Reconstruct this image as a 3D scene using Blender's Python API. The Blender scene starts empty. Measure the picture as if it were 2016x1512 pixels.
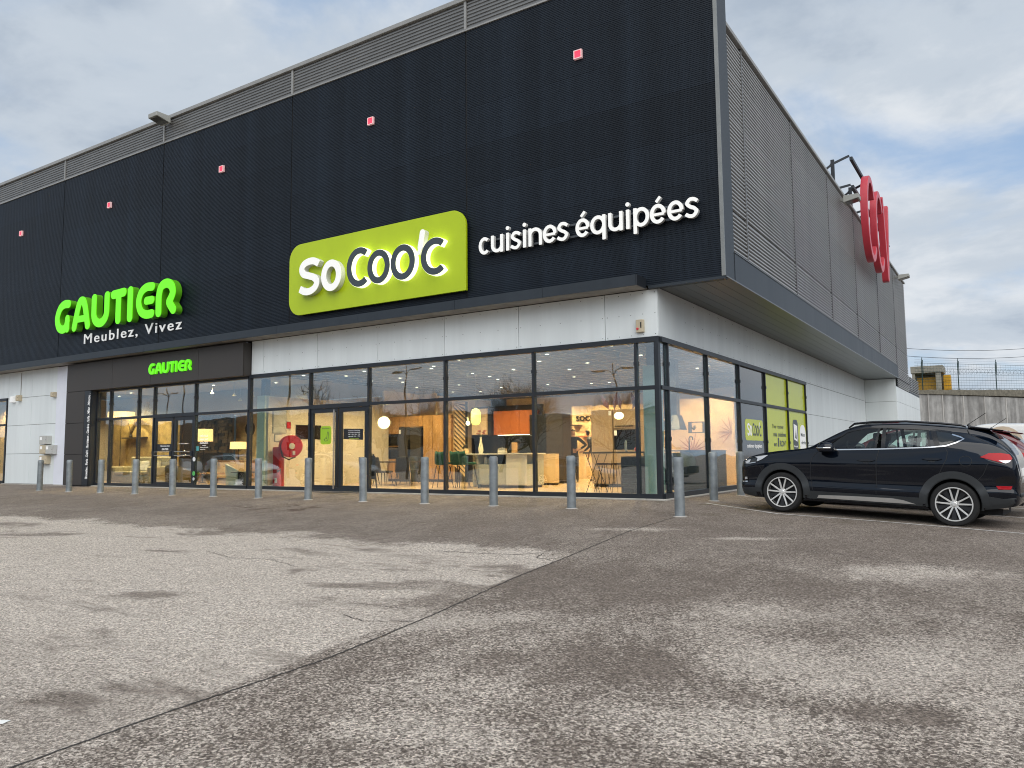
import bpy, bmesh, math, random
import numpy as np
from mathutils import Vector, Matrix
random.seed(7)
SC = bpy.context.scene
COL = SC.collection
R = math.radians

# ---------------------------------------------------------------- camera
CAM_LOC = (6.16, -15.14, 0.95)
_yaw, _pitch, _roll = .57308962, .08992009, -.00975986
_f = Vector((-math.sin(_yaw)*math.cos(_pitch), math.cos(_yaw)*math.cos(_pitch), math.sin(_pitch)))
_r = Vector((math.cos(_yaw), math.sin(_yaw), 0)); _u = _r.cross(_f)
_r2 = _r*math.cos(_roll)+_u*math.sin(_roll); _u2 = -_r*math.sin(_roll)+_u*math.cos(_roll)
cam = bpy.data.objects.new('camera', bpy.data.cameras.new('camera'))
cam.data.sensor_fit = 'HORIZONTAL'; cam.data.sensor_width = 36; cam.data.lens = 1538.05/2016*36
cam.data.clip_start = .1; cam.data.clip_end = 3000
_m = Matrix((_r2, _u2, -_f)).transposed().to_4x4(); _m.translation = Vector(CAM_LOC)
cam.matrix_world = _m
COL.objects.link(cam); SC.camera = cam

# ---------------------------------------------------------------- world: sky with broken overcast
SUN_EL, SUN_AZ = R(49), R(138)        # azimuth measured clockwise from +Y
W = bpy.data.worlds.new('World'); SC.world = W; W.use_nodes = True
nt = W.node_tree; nt.nodes.clear()
def N(t, nt, **k):
    n = nt.nodes.new(t)
    for a, b in k.items(): setattr(n, a, b)
    return n
out = N('ShaderNodeOutputWorld', nt); bg = N('ShaderNodeBackground', nt)
sky = N('ShaderNodeTexSky', nt, sky_type='NISHITA', sun_disc=False, sun_elevation=SUN_EL, sun_rotation=SUN_AZ,
        altitude=200, air_density=1.0, dust_density=1.5, ozone_density=2.0)
tc = N('ShaderNodeTexCoord', nt); sep = N('ShaderNodeSeparateXYZ', nt)
nt.links.new(tc.outputs['Generated'], sep.inputs[0])
def WM(op, a, b=None):
    n = N('ShaderNodeMath', nt, operation=op)
    for i, v in enumerate((a, b)):
        if v is None: continue
        if isinstance(v, (int, float)): n.inputs[i].default_value = v
        else: nt.links.new(v, n.inputs[i])
    return n.outputs[0]
zc = WM('ADD', WM('ABSOLUTE', sep.outputs[2]), .22)
cmb = N('ShaderNodeCombineXYZ', nt)
nt.links.new(WM('DIVIDE', sep.outputs[0], zc), cmb.inputs[0]); nt.links.new(WM('DIVIDE', sep.outputs[1], zc), cmb.inputs[1])
cmb.inputs[2].default_value = 1.7
def WN(scale, detail, rough, dist=0.0):
    n = N('ShaderNodeTexNoise', nt); n.inputs['Scale'].default_value = scale; n.inputs['Detail'].default_value = detail
    n.inputs['Roughness'].default_value = rough; n.inputs['Distortion'].default_value = dist
    nt.links.new(cmb.outputs[0], n.inputs['Vector']); return n.outputs['Fac']
def WR(fac, stops):
    n = N('ShaderNodeValToRGB', nt); n.color_ramp.interpolation = 'EASE'
    e = n.color_ramp.elements
    while len(e) < len(stops): e.new(.5)
    for el, (p, c) in zip(e, stops): el.position = p; el.color = (*c, 1) if len(c) == 3 else c
    nt.links.new(fac, n.inputs[0]); return n.outputs[0]
cover = WR(WN(1.5, 7, .55, .25), [(.33, (.05, .05, .05)), (.52, (1, 1, 1))])
tone = WR(WN(2.6, 6, .58, .2), [(.28, (3.1, 3.65, 4.4)), (.48, (4.2, 4.7, 5.3)), (.70, (5.6, 5.9, 6.25))])
mixc = N('ShaderNodeMix', nt, data_type='RGBA')
skyb = N('ShaderNodeMix', nt, data_type='RGBA'); skyb.inputs[0].default_value = .55
nt.links.new(sky.outputs[0], skyb.inputs[6]); skyb.inputs[7].default_value = (3.3, 4.6, 6.4, 1)
nt.links.new(cover, mixc.inputs[0]); nt.links.new(skyb.outputs[2], mixc.inputs[6]); nt.links.new(tone, mixc.inputs[7])
nt.links.new(mixc.outputs[2], bg.inputs[0]); bg.inputs[1].default_value = .075
nt.links.new(bg.outputs[0], out.inputs[0])

# ---------------------------------------------------------------- sun through the cloud, exposure
sun = bpy.data.objects.new('sun', bpy.data.lights.new('sun', 'SUN'))
sun.data.energy = 1.5; sun.data.angle = R(80); sun.data.color = (1, .965, .91)
_d = Vector((math.sin(SUN_AZ)*math.cos(SUN_EL), math.cos(SUN_AZ)*math.cos(SUN_EL), math.sin(SUN_EL)))
sun.rotation_euler = _d.to_track_quat('Z', 'Y').to_euler(); sun.location = _d*60
COL.objects.link(sun)
SC.view_settings.view_transform = 'Standard'; SC.view_settings.look = 'None'
SC.view_settings.gamma = 1; SC.view_settings.use_curve_mapping = False
SC.view_settings.exposure = 0.85
try:
    SC.cycles.use_denoising = True; SC.cycles.filter_width = 1.05; SC.cycles.max_bounces = 8; SC.cycles.transparent_max_bounces = 16
    SC.cycles.sample_clamp_indirect = 6; SC.cycles.caustics_reflective = False; SC.cycles.caustics_refractive = False
except Exception: pass

# ---------------------------------------------------------------- helpers
MATS = {}
def mat(name, col, rough=.6, metal=0., var=.12, vscale=2.5, bump=0., bscale=40., spec=.5, coat=0., emit=None, estr=0., streak=False, rnd=0.):
    if name in MATS: return MATS[name]
    m = bpy.data.materials.new(name); m.use_nodes = True; t = m.node_tree
    b = t.nodes['Principled BSDF']
    b.inputs['Roughness'].default_value = rough; b.inputs['Metallic'].default_value = metal
    b.inputs['Specular IOR Level'].default_value = spec; b.inputs['Coat Weight'].default_value = coat
    b.inputs['Coat Roughness'].default_value = .03
    c = N('ShaderNodeTexCoord', t); mp = N('ShaderNodeMapping', t)
    if streak: mp.inputs['Scale'].default_value = (1, 1, .08)
    t.links.new(c.outputs['Object'], mp.inputs[0])
    n = N('ShaderNodeTexNoise', t); n.inputs['Scale'].default_value = vscale; n.inputs['Detail'].default_value = 5
    n.inputs['Roughness'].default_value = .62
    t.links.new(mp.outputs[0], n.inputs['Vector'])
    rp = N('ShaderNodeValToRGB', t)
    rp.color_ramp.elements[0].position = .3; rp.color_ramp.elements[1].position = .7
    lo = [max(0, x*(1-var)) for x in col]; hi = [min(1, x*(1+var)) for x in col]
    rp.color_ramp.elements[0].color = (*lo, 1); rp.color_ramp.elements[1].color = (*hi, 1)
    t.links.new(n.outputs['Fac'], rp.inputs[0]); t.links.new(rp.outputs[0], b.inputs['Base Color'])
    if rnd:                                   # each sheet or panel weathers a little differently
        oi = N('ShaderNodeObjectInfo', t); mr0 = N('ShaderNodeMapRange', t); mr0.inputs['To Min'].default_value = 1-rnd; mr0.inputs['To Max'].default_value = 1+rnd
        hs = N('ShaderNodeHueSaturation', t); t.links.new(oi.outputs['Random'], mr0.inputs[0]); t.links.new(mr0.outputs[0], hs.inputs['Value']); t.links.new(rp.outputs[0], hs.inputs['Color']); t.links.new(hs.outputs[0], b.inputs['Base Color'])
    if var > .03:
        mr = N('ShaderNodeMapRange', t); mr.inputs['To Min'].default_value = max(.02, rough*.85); mr.inputs['To Max'].default_value = min(1, rough*1.2)
        t.links.new(n.outputs['Fac'], mr.inputs[0]); t.links.new(mr.outputs[0], b.inputs['Roughness'])
    if bump:
        n2 = N('ShaderNodeTexNoise', t); n2.inputs['Scale'].default_value = bscale; n2.inputs['Detail'].default_value = 4
        t.links.new(c.outputs['Object'], n2.inputs['Vector'])
        bp = N('ShaderNodeBump', t); bp.inputs['Strength'].default_value = bump; bp.inputs['Distance'].default_value = .02
        t.links.new(n2.outputs['Fac'], bp.inputs['Height']); t.links.new(bp.outputs[0], b.inputs['Normal'])
    if emit:
        b.inputs['Emission Color'].default_value = (*emit, 1); b.inputs['Emission Strength'].default_value = estr
    MATS[name] = m; return m

def glass(name, tint=(.86, .93, .91), f0=.185, rough=0.0, refl=(.92, .95, 1), wave=.25):
    if name in MATS: return MATS[name]
    m = bpy.data.materials.new(name); m.use_nodes = True; t = m.node_tree; t.nodes.clear()
    o = N('ShaderNodeOutputMaterial', t); mx = N('ShaderNodeMixShader', t)
    tr = N('ShaderNodeBsdfTransparent', t); tr.inputs[0].default_value = (*tint, 1)
    gl = N('ShaderNodeBsdfGlossy', t); gl.inputs['Color'].default_value = (*refl, 1); gl.inputs['Roughness'].default_value = rough
    lw = N('ShaderNodeLayerWeight', t); lw.inputs[0].default_value = .5
    tcg = N('ShaderNodeTexCoord', t); ng = N('ShaderNodeTexNoise', t); ng.inputs['Scale'].default_value = .9; ng.inputs['Detail'].default_value = 1; t.links.new(tcg.outputs['Object'], ng.inputs['Vector'])
    bg_ = N('ShaderNodeBump', t); bg_.inputs['Strength'].default_value = wave; bg_.inputs['Distance'].default_value = .02; t.links.new(ng.outputs['Fac'], bg_.inputs['Height']); t.links.new(bg_.outputs[0], gl.inputs['Normal'])
    p = N('ShaderNodeMath', t, operation='POWER'); p.inputs[1].default_value = 5
    t.links.new(lw.outputs['Facing'], p.inputs[0])
    mr = N('ShaderNodeMapRange', t); mr.inputs['To Min'].default_value = f0; mr.inputs['To Max'].default_value = 1
    t.links.new(p.outputs[0], mr.inputs[0]); t.links.new(mr.outputs[0], mx.inputs[0])
    t.links.new(tr.outputs[0], mx.inputs[1]); t.links.new(gl.outputs[0], mx.inputs[2]); t.links.new(mx.outputs[0], o.inputs[0])
    MATS[name] = m; return m

def tag(o, label=None, cat=None, group=None, kind=None):
    if label: o['label'] = label
    if cat: o['category'] = cat
    if group: o['group'] = group
    if kind: o['kind'] = kind
    return o
def thing(name, loc, label, cat, group=None, rz=0.):
    o = bpy.data.objects.new(name, None); COL.objects.link(o); o.location = loc; o.rotation_euler = (0, 0, rz)
    o.empty_display_size = .1
    return tag(o, label, cat, group)
def empty(name, parent=None):
    o = bpy.data.objects.new(name, None); COL.objects.link(o); o.parent = parent; o.empty_display_size = .1
    return o
def copy_tree(o, parent=None):
    c = o.copy(); COL.objects.link(c); c.parent = parent
    for ch in [x for x in bpy.data.objects if x.parent == o]:
        copy_tree(ch, c)
    return c
def wpos(o):
    v = Vector((0, 0, 0))
    while o is not None: v = v+o.location; o = o.parent
    return v

class MB:
    def __init__(s): s.v = []; s.f = []
    def add(s, vs, fs):
        n = len(s.v); s.v += [tuple(a) for a in vs]; s.f += [tuple(i+n for i in f) for f in fs]; return s
    def box(s, x0, x1, y0, y1, z0, z1):
        return s.add([(x, y, z) for z in (z0, z1) for y in (y0, y1) for x in (x0, x1)],
                     [(0, 2, 3, 1), (4, 5, 7, 6), (0, 1, 5, 4), (2, 6, 7, 3), (0, 4, 6, 2), (1, 3, 7, 5)])
    def hexa(s, p):  # 8 points: bottom 4 ccw, top 4 ccw
        return s.add(p, [(3, 2, 1, 0), (4, 5, 6, 7), (0, 1, 5, 4), (1, 2, 6, 5), (2, 3, 7, 6), (3, 0, 4, 7)])
    def tube(s, pts, r, n=8, caps=True):
        pts = [Vector(p) for p in pts]; rr = r if isinstance(r, (list, tuple)) else [r]*len(pts)
        rings = []; prev = None
        for i, p in enumerate(pts):
            d = (pts[min(i+1, len(pts)-1)]-pts[max(i-1, 0)]).normalized()
            a = prev if prev is not None else (Vector((0, 0, 1)) if abs(d.z) < .9 else Vector((1, 0, 0)))
            u = (a-d*a.dot(d)).normalized(); prev = u; w = d.cross(u)
            rings.append([p+(u*math.cos(2*math.pi*k/n)+w*math.sin(2*math.pi*k/n))*rr[i] for k in range(n)])
        vs = [v for g in rings for v in g]; fs = []
        for i in range(len(pts)-1):
            for k in range(n):
                fs.append((i*n+k, i*n+(k+1) % n, (i+1)*n+(k+1) % n, (i+1)*n+k))
        if caps: fs += [tuple(range(n-1, -1, -1)), tuple((len(pts)-1)*n+k for k in range(n))]
        return s.add(vs, fs)
    def bar(s, a, b, w, h=None, up=(0, 0, 1)):
        a = Vector(a); b = Vector(b); h = h or w; d = (b-a).normalized(); u = Vector(up)
        if abs(d.dot(u)) > .98: u = Vector((1, 0, 0))
        sd = d.cross(u).normalized()*w/2; u = sd.cross(d).normalized()*h/2
        return s.hexa([a-sd-u, a+sd-u, b+sd-u, b-sd-u, a-sd+u, a+sd+u, b+sd+u, b-sd+u])
    def lathe(s, prof, c=(0, 0, 0), n=20, axis='z', caps=True):
        vs = []; c = Vector(c)
        for r, z in prof:
            for k in range(n):
                a = 2*math.pi*k/n; q = (r*math.cos(a), r*math.sin(a), z)
                if axis == 'y': q = (q[0], z, q[1])
                if axis == 'x': q = (z, q[0], q[1])
                vs.append(c+Vector(q))
        fs = [(i*n+k, i*n+(k+1) % n, (i+1)*n+(k+1) % n, (i+1)*n+k) for i in range(len(prof)-1) for k in range(n)]
        if caps: fs += [tuple(range(n-1, -1, -1)), tuple((len(prof)-1)*n+k for k in range(n))]
        return s.add(vs, fs)
    def prism(s, poly, f0, f1):
        """poly: 2-D points; f0/f1 map (a,b) to a 3-D point for the two ends"""
        n = len(poly); vs = [f0(*p) for p in poly]+[f1(*p) for p in poly]
        return s.add(vs, [tuple(range(n-1, -1, -1)), tuple(range(n, 2*n))]+[(i, (i+1) % n, (i+1) % n+n, i+n) for i in range(n)])
    def mesh(s, name):
        me = bpy.data.meshes.new(name); me.from_pydata(s.v, [], s.f); me.update()
        bm = bmesh.new(); bm.from_mesh(me); bmesh.ops.recalc_face_normals(bm, faces=bm.faces); bm.to_mesh(me); bm.free()
        return me
    def build(s, name, m, parent=None, bevel=0., smooth=False, seg=2, world=True, raw=False):
        """world=True: the vertices are world coordinates and the parent's position is taken off"""
        if parent is not None and world:
            p = wpos(parent); s.v = [(a-p.x, b-p.y, c-p.z) for a, b, c in s.v]
        if raw:
            me = bpy.data.meshes.new(name); me.from_pydata(s.v, [], s.f); me.update()
        else: me = s.mesh(name)
        me.materials.append(m)
        o = bpy.data.objects.new(name, me); COL.objects.link(o); o.parent = parent
        if smooth:
            for p in me.polygons: p.use_smooth = True
            if smooth == 'auto':
                e = o.modifiers.new('edges', 'EDGE_SPLIT'); e.split_angle = R(38)
        if bevel:
            b = o.modifiers.new('bevel', 'BEVEL'); b.width = bevel; b.segments = seg; b.limit_method = 'ANGLE'; b.angle_limit = R(40)
            b.harden_normals = False
        return o
def boxo(name, m, dims, parent=None, bevel=0., **k):
    return MB().box(*dims).build(name, m, parent, bevel, **k)

def text(body, size, m, name, parent, loc, rot=(90, 0, 0), ext=.004, off=0., align='LEFT', sx=1., space=1., shear=0., bev=0.):
    c = bpy.data.curves.new(name, 'FONT'); c.body = body; c.size = size; c.extrude = ext; c.offset = off; c.align_x = align
    c.space_character = space; c.shear = shear; c.bevel_depth = bev; c.resolution_u = 3
    o = bpy.data.objects.new(name, c); COL.objects.link(o)
    dg = bpy.context.evaluated_depsgraph_get()
    me = bpy.data.meshes.new_from_object(o.evaluated_get(dg)); bpy.data.objects.remove(o); bpy.data.curves.remove(c)
    me.materials.clear(); me.materials.append(m)
    o = bpy.data.objects.new(name, me); COL.objects.link(o); o.parent = parent
    p = wpos(parent) if parent is not None else Vector((0, 0, 0))
    from mathutils import Euler
    me.transform(Euler([R(a) for a in rot]).to_matrix().to_4x4()); o.location = Vector(loc)-p
    return o

# lettering drawn as strokes: union of thick polylines, outlined by marching squares, extruded as a filled curve
def arc(cx, cy, rx, ry, a0, a1, n=26):
    return [(cx+rx*math.cos(R(a0+(a1-a0)*i/n)), cy+ry*math.sin(R(a0+(a1-a0)*i/n))) for i in range(n+1)]
def field(strokes, gx, gy, grow=0.):
    F = np.full(gx.shape, -9.)
    for st in strokes:
        pts, w = st[0], st[1]/2+grow; cap = st[2] if len(st) > 2 else 'r'
        best = np.full(gx.shape, 9.); over = np.zeros(gx.shape)
        m = len(pts)-1
        for i in range(m):
            (ax, ay), (bx, by) = pts[i], pts[i+1]; dx, dy = bx-ax, by-ay; l2 = dx*dx+dy*dy+1e-12; l = math.sqrt(l2)
            t = ((gx-ax)*dx+(gy-ay)*dy)/l2; tc_ = np.clip(t, 0, 1)
            d = np.hypot(gx-ax-tc_*dx, gy-ay-tc_*dy)
            ov = np.zeros(gx.shape)
            if i == 0: ov = np.where(t < 0, -t*l, ov)
            if i == m-1: ov = np.where(t > 1, (t-1)*l, ov)
            k = d < best; best = np.where(k, d, best); over = np.where(k, ov, over)
        f = w-best
        if cap == 'b': f = np.where(over > 0, np.minimum(f, grow-over), f)
        F = np.maximum(F, f)
    return F
def outline(strokes, h=.012, grow=0.):
    P = np.array([p for s in strokes for p in s[0]]); w = max(s[1] for s in strokes)/2+grow+3*h
    xs = np.arange(P[:, 0].min()-w, P[:, 0].max()+w+h, h); ys = np.arange(P[:, 1].min()-w, P[:, 1].max()+w+h, h)
    gx, gy = np.meshgrid(xs, ys); F = field(strokes, gx, gy, grow); F[F == 0] = 1e-9
    S = F > 0; link = {}; pos = {}
    c4 = S[:-1, :-1].astype(int)+S[:-1, 1:]+S[1:, 1:]+S[1:, :-1]
    def ed(j, i, d):
        k = (j, i, d)
        if k not in pos:
            j2, i2 = (j, i+1) if d == 0 else (j+1, i)
            t = F[j, i]/(F[j, i]-F[j2, i2]); pos[k] = (xs[i]+(xs[i2]-xs[i])*t, ys[j]+(ys[j2]-ys[j])*t)
        return k
    for j, i in zip(*np.nonzero((c4 > 0) & (c4 < 4))):
        a, b, c, d = S[j, i], S[j, i+1], S[j+1, i+1], S[j+1, i]; e = []
        if a != b: e.append(ed(j, i, 0))
        if b != c: e.append(ed(j, i+1, 1))
        if c != d: e.append(ed(j+1, i, 0))
        if d != a: e.append(ed(j, i, 1))
        if len(e) == 4: e = [e[3], e[0], e[1], e[2]] if a else e
        for q in range(0, len(e), 2):
            link.setdefault(e[q], []).append(e[q+1]); link.setdefault(e[q+1], []).append(e[q])
    loops = []; seen = set()
    for k in list(link):
        if k in seen: continue
        lp = [k]; seen.add(k); cur = k
        while True:
            nx = [n for n in link[cur] if n not in seen]
            if not nx: break
            cur = nx[0]; seen.add(cur); lp.append(cur)
        pts = [pos[q] for q in lp]; keep = []
        for i, p in enumerate(pts):           # drop points on straight runs
            a = keep[-1] if keep else pts[-1]; b = pts[(i+1) % len(pts)]
            ar = abs((p[0]-a[0])*(b[1]-a[1])-(p[1]-a[1])*(b[0]-a[0]))
            if ar > .012*h*h or math.hypot(p[0]-a[0], p[1]-a[1]) > .12: keep.append(p)
        if len(keep) > 4: loops.append(keep)
    return loops
def glyph(name, strokes, m, parent, org, sx, sz, depth, grow=0., y=None, bev=0., h=.012, axis='x', label=None):
    """filled letter standing on the plane y (axis 'x': reads along +x; axis 'y': reads along +y on a plane of constant x)"""
    c = bpy.data.curves.new(name, 'CURVE'); c.dimensions = '2D'; c.fill_mode = 'BOTH'; c.extrude = depth/2-bev; c.bevel_depth = bev; c.bevel_resolution = 1
    for lp in outline(strokes, h, grow):
        s = c.splines.new('POLY'); s.points.add(len(lp)-1); s.use_cyclic_u = True
        for p, q in zip(s.points, lp): p.co = (q[0]*sx, q[1]*sz, 0, 1)
    o = bpy.data.objects.new(name, c); COL.objects.link(o)
    me = bpy.data.meshes.new_from_object(o.evaluated_get(bpy.context.evaluated_depsgraph_get()))
    bpy.data.objects.remove(o); bpy.data.curves.remove(c)
    me.materials.clear(); me.materials.append(m)
    o = bpy.data.objects.new(name, me); COL.objects.link(o); o.parent = parent
    p = wpos(parent)
    from mathutils import Euler
    me.transform(Euler((R(90), 0, 0 if axis == 'x' else R(90))).to_matrix().to_4x4()); o.location = Vector(org)-p
    if label: o['label'] = label
    return o

def g_z(x, y):
    d = math.hypot(max(x, 0), max(-y, 0))
    return -.042*d if d < 16 else -.672-.042*4*(1-math.exp(-(d-16)/4))
# ================================================================ ground
def asphalt():
    m = bpy.data.materials.new('worn_asphalt'); m.use_nodes = True; t = m.node_tree; b = t.nodes['Principled BSDF']
    L = t.links.new; c = N('ShaderNodeTexCoord', t); sp = N('ShaderNodeSeparateXYZ', t); L(c.outputs['Object'], sp.inputs[0])
    def noise(scale, detail=5, rough=.6, vec=None, dist=0.):
        n = N('ShaderNodeTexNoise', t); n.inputs['Scale'].default_value = scale; n.inputs['Detail'].default_value = detail
        n.inputs['Roughness'].default_value = rough; n.inputs['Distortion'].default_value = dist
        L(vec or c.outputs['Object'], n.inputs['Vector']); return n.outputs['Fac']
    def M(op, a, b_=None, clamp=False):
        n = N('ShaderNodeMath', t, operation=op, use_clamp=clamp)
        for i, v in enumerate((a, b_)):
            if v is None: continue
            if isinstance(v, (int, float)): n.inputs[i].default_value = v
            else: L(v, n.inputs[i])
        return n.outputs[0]
    def SS(v, lo, hi):
        n = N('ShaderNodeMapRange', t, interpolation_type='SMOOTHSTEP'); n.inputs['From Min'].default_value = lo; n.inputs['From Max'].default_value = hi
        L(v, n.inputs['Value']); return n.outputs[0]
    def MIX(f, a, b_):
        n = N('ShaderNodeMix', t, data_type='RGBA')
        if isinstance(f, (int, float)): n.inputs[0].default_value = f
        else: L(f, n.inputs[0])
        for i, v in ((6, a), (7, b_)):
            if isinstance(v, tuple): n.inputs[i].default_value = (*v, 1)
            else: L(v, n.inputs[i])
        return n.outputs[2]
    X, Y = sp.outputs[0], sp.outputs[1]
    # grain of the aggregate: stones of about a centimetre, used for colour, relief and for ragged edges of the worn areas
    vor = N('ShaderNodeTexVoronoi', t); vor.inputs['Scale'].default_value = 72; L(c.outputs['Object'], vor.inputs['Vector'])
    sv = N('ShaderNodeSeparateColor', t); L(vor.outputs['Color'], sv.inputs[0])
    stone = noise(150, 2, .8); stone2 = noise(46, 4, .8)
    grain = M('SUBTRACT', M('ADD', M('MULTIPLY', sv.outputs[0], .55), M('MULTIPLY', stone2, .9)), .72)
    # individual worn and stained areas of the car park: (x, y, half length, half width, direction)
    def spots(lst):
        tot = None; rag = M('MULTIPLY', M('SUBTRACT', noise(1.9, 7, .75), .5), 2.4)
        for (cx, cy, ru, rv, an) in lst:
            m_ = N('ShaderNodeMapping', t, vector_type='TEXTURE'); m_.inputs['Location'].default_value = (cx, cy, 0); m_.inputs['Rotation'].default_value = (0, 0, R(an)); m_.inputs['Scale'].default_value = (ru*1.5, rv*1.5, 1e3)
            L(c.outputs['Object'], m_.inputs[0]); v_ = N('ShaderNodeVectorMath', t, operation='LENGTH'); L(m_.outputs[0], v_.inputs[0])
            k_ = M('SUBTRACT', 1., SS(M('ADD', v_.outputs['Value'], rag), .1, 1.15)); tot = k_ if tot is None else M('MAXIMUM', tot, k_)
        return tot
    darks = spots([(-.31, -8.31, 1.43, .34, 22.8), (.27, -9.07, .61, .2, 23.6), (1.5, -9.33, .43, .24, 26.3), (-1.34, -10.32, .51, .17, 23.8), (1.22, -12.36, .47, .26, 27.9), (2.86, -7.82, 1.31, .94, 27.3), (3.67, -10.22, .69, .51, 29.2), (5.47, -10.26, .36, .15, 30.8)])
    pales = spots([(5.11, -5.8, .91, .5, 31.5), (4.25, -8.46, .58, .6, 29.9), (4.79, -9.58, .67, .45, 30.4), (5.64, -9.21, .55, .65, 31), (4.7, -10.96, .69, .31, 30.3), (2.15, -9.82, .72, .2, 40), (3.44, -11.76, .44, .24, 29.5), (2.97, -4.35, .55, .14, 29.6), (1.26, -4.2, .68, .25, 23.9)])
    # the older, bleached bay left of the joint and away from the shop front
    wob = M('MULTIPLY', M('SUBTRACT', noise(.9, 6, .7), .5), 2.4)
    wob2 = M('MULTIPLY', M('SUBTRACT', noise(.35, 3, .5), .5), 1.6)
    jx = M('ADD', M('MULTIPLY', Y, -.075), .98)                       # joint line x = .98 - .075 y
    left = SS(M('SUBTRACT', jx, X), -.04, .04)
    far = SS(M('ADD', M('ADD', M('MULTIPLY', Y, -1), wob), M('MULTIPLY', grain, .5)), 6.35, 6.85)
    mpb = N('ShaderNodeMapping', t); mpb.inputs['Scale'].default_value = (.45, 1.25, 1); mpb.inputs['Rotation'].default_value = (0, 0, R(-14)); L(c.outputs['Object'], mpb.inputs[0])
    blotch = SS(M('ADD', M('MULTIPLY', darks, .13), M('ADD', noise(.75, 7, .72, mpb.outputs[0], .5), M('MULTIPLY', grain, .12))), .565, .635)
    bay = M('MULTIPLY', M('MULTIPLY', left, far), M('SUBTRACT', 1., M('MULTIPLY', blotch, .8)))
    bay = M('MULTIPLY', bay, M('SUBTRACT', 1., M('MULTIPLY', SS(M('ADD', M('MULTIPLY', Y, -1), wob), 11.2, 13.2), .45)))
    # right of the joint: streaky wear along the driving lane
    mp = N('ShaderNodeMapping', t); mp.inputs['Scale'].default_value = (1.0, .5, 1); mp.inputs['Rotation'].default_value = (0, 0, R(-38))
    L(c.outputs['Object'], mp.inputs[0])
    st = M('ADD', M('MULTIPLY', noise(1.1, 8, .8, mp.outputs[0], .2), .6), M('MULTIPLY', noise(.42, 6, .75), .4))
    dfar = SS(M('ADD', M('MULTIPLY', Y, -1), wob2), 4.0, 11.5)
    shift = M('MULTIPLY', M('SUBTRACT', pales, darks), .12)
    wear = M('MULTIPLY', SS(M('ADD', M('ADD', st, shift), M('MULTIPLY', grain, .26)), .42, .64), M('MAXIMUM', M('ADD', M('MULTIPLY', dfar, .60), .2), M('MULTIPLY', pales, .8)))
    pale = M('MAXIMUM', bay, wear)
    darkc = MIX(noise(1.7, 4, .7), (.195, .158, .131), (.275, .230, .196))
    palec = MIX(noise(2.3, 4, .7), (.60, .525, .452), (.74, .665, .59))
    base = MIX(pale, darkc, palec)
    chips = MIX(sv.outputs[0], (.46, .44, .42), (1.5, 1.5, 1.48))
    mul = N('ShaderNodeMix', t, data_type='RGBA', blend_type='MULTIPLY'); mul.inputs[0].default_value = .95
    L(base, mul.inputs[6]); L(chips, mul.inputs[7])
    pits = SS(M('ADD', M('MULTIPLY', stone, .6), M('MULTIPLY', stone2, .5)), .46, .58)
    base2 = MIX(M('MULTIPLY', M('SUBTRACT', 1., pits), .74), mul.outputs[2], (.05, .042, .037))
    # moss and damp along the foot of the shop front, rusty stains by the posts
    near = M('SUBTRACT', 1., SS(M('ADD', M('MULTIPLY', Y, -1), M('MULTIPLY', wob, .5)), .6, 3.2))
    moss = M('MULTIPLY', near, SS(noise(1.3, 6, .6), .5, .7))
    base3 = MIX(M('MULTIPLY', moss, .55), base2, (.085, .072, .035))
    sx = M('SUBTRACT', X, -7.3); sy = M('SUBTRACT', Y, -3.5)
    sd = M('ADD', M('MULTIPLY', M('MULTIPLY', sx, sx), .35), M('MULTIPLY', M('MULTIPLY', sy, sy), 2.2))
    rust = M('MULTIPLY', M('SUBTRACT', 1., SS(sd, .2, 1.3)), SS(noise(1.6, 6, .6, dist=.5), .52, .60))
    base4 = MIX(M('MULTIPLY', rust, .7), base3, (.05, .022, .018))
    ol = SS(noise(.42, 4, .5, dist=.2), .70, .74)                      # a few oil spots
    base5 = MIX(M('MULTIPLY', ol, .35), base4, (.06, .052, .047))
    L(base5, b.inputs['Base Color']); b.inputs['Roughness'].default_value = .93; b.inputs['Specular IOR Level'].default_value = .25
    bp = N('ShaderNodeBump', t); bp.inputs['Strength'].default_value = 1.; bp.inputs['Distance'].default_value = .014
    hgt = M('ADD', M('MULTIPLY', sv.outputs[0], .6), stone2)
    L(hgt, bp.inputs['Height']); L(bp.outputs[0], b.inputs['Normal'])
    return m
ASPH = asphalt()
def grid_axis(lo, hi, fine0, fine1, step, big):
    a = list(np.arange(fine0, fine1+.001, step)); v = fine0; s = step
    while v > lo: s = min(s*1.5, big); v -= s; a.insert(0, max(v, lo))
    v = fine1; s = step
    while v < hi: s = min(s*1.5, big); v += s; a.append(min(v, hi))
    return a
gm = MB(); ax = grid_axis(-420, 420, -30, 12, .5, 60); ay = grid_axis(-420, 420, -20, 6, .5, 60)
gm.v = [(x, y, g_z(x, y)) for y in ay for x in ax]; nx = len(ax)
gm.f = [(j*nx+i, j*nx+i+1, (j+1)*nx+i+1, (j+1)*nx+i) for j in range(len(ay)-1) for i in range(nx-1)]
tag(gm.build('ground', ASPH, smooth=True), kind='structure')

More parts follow.
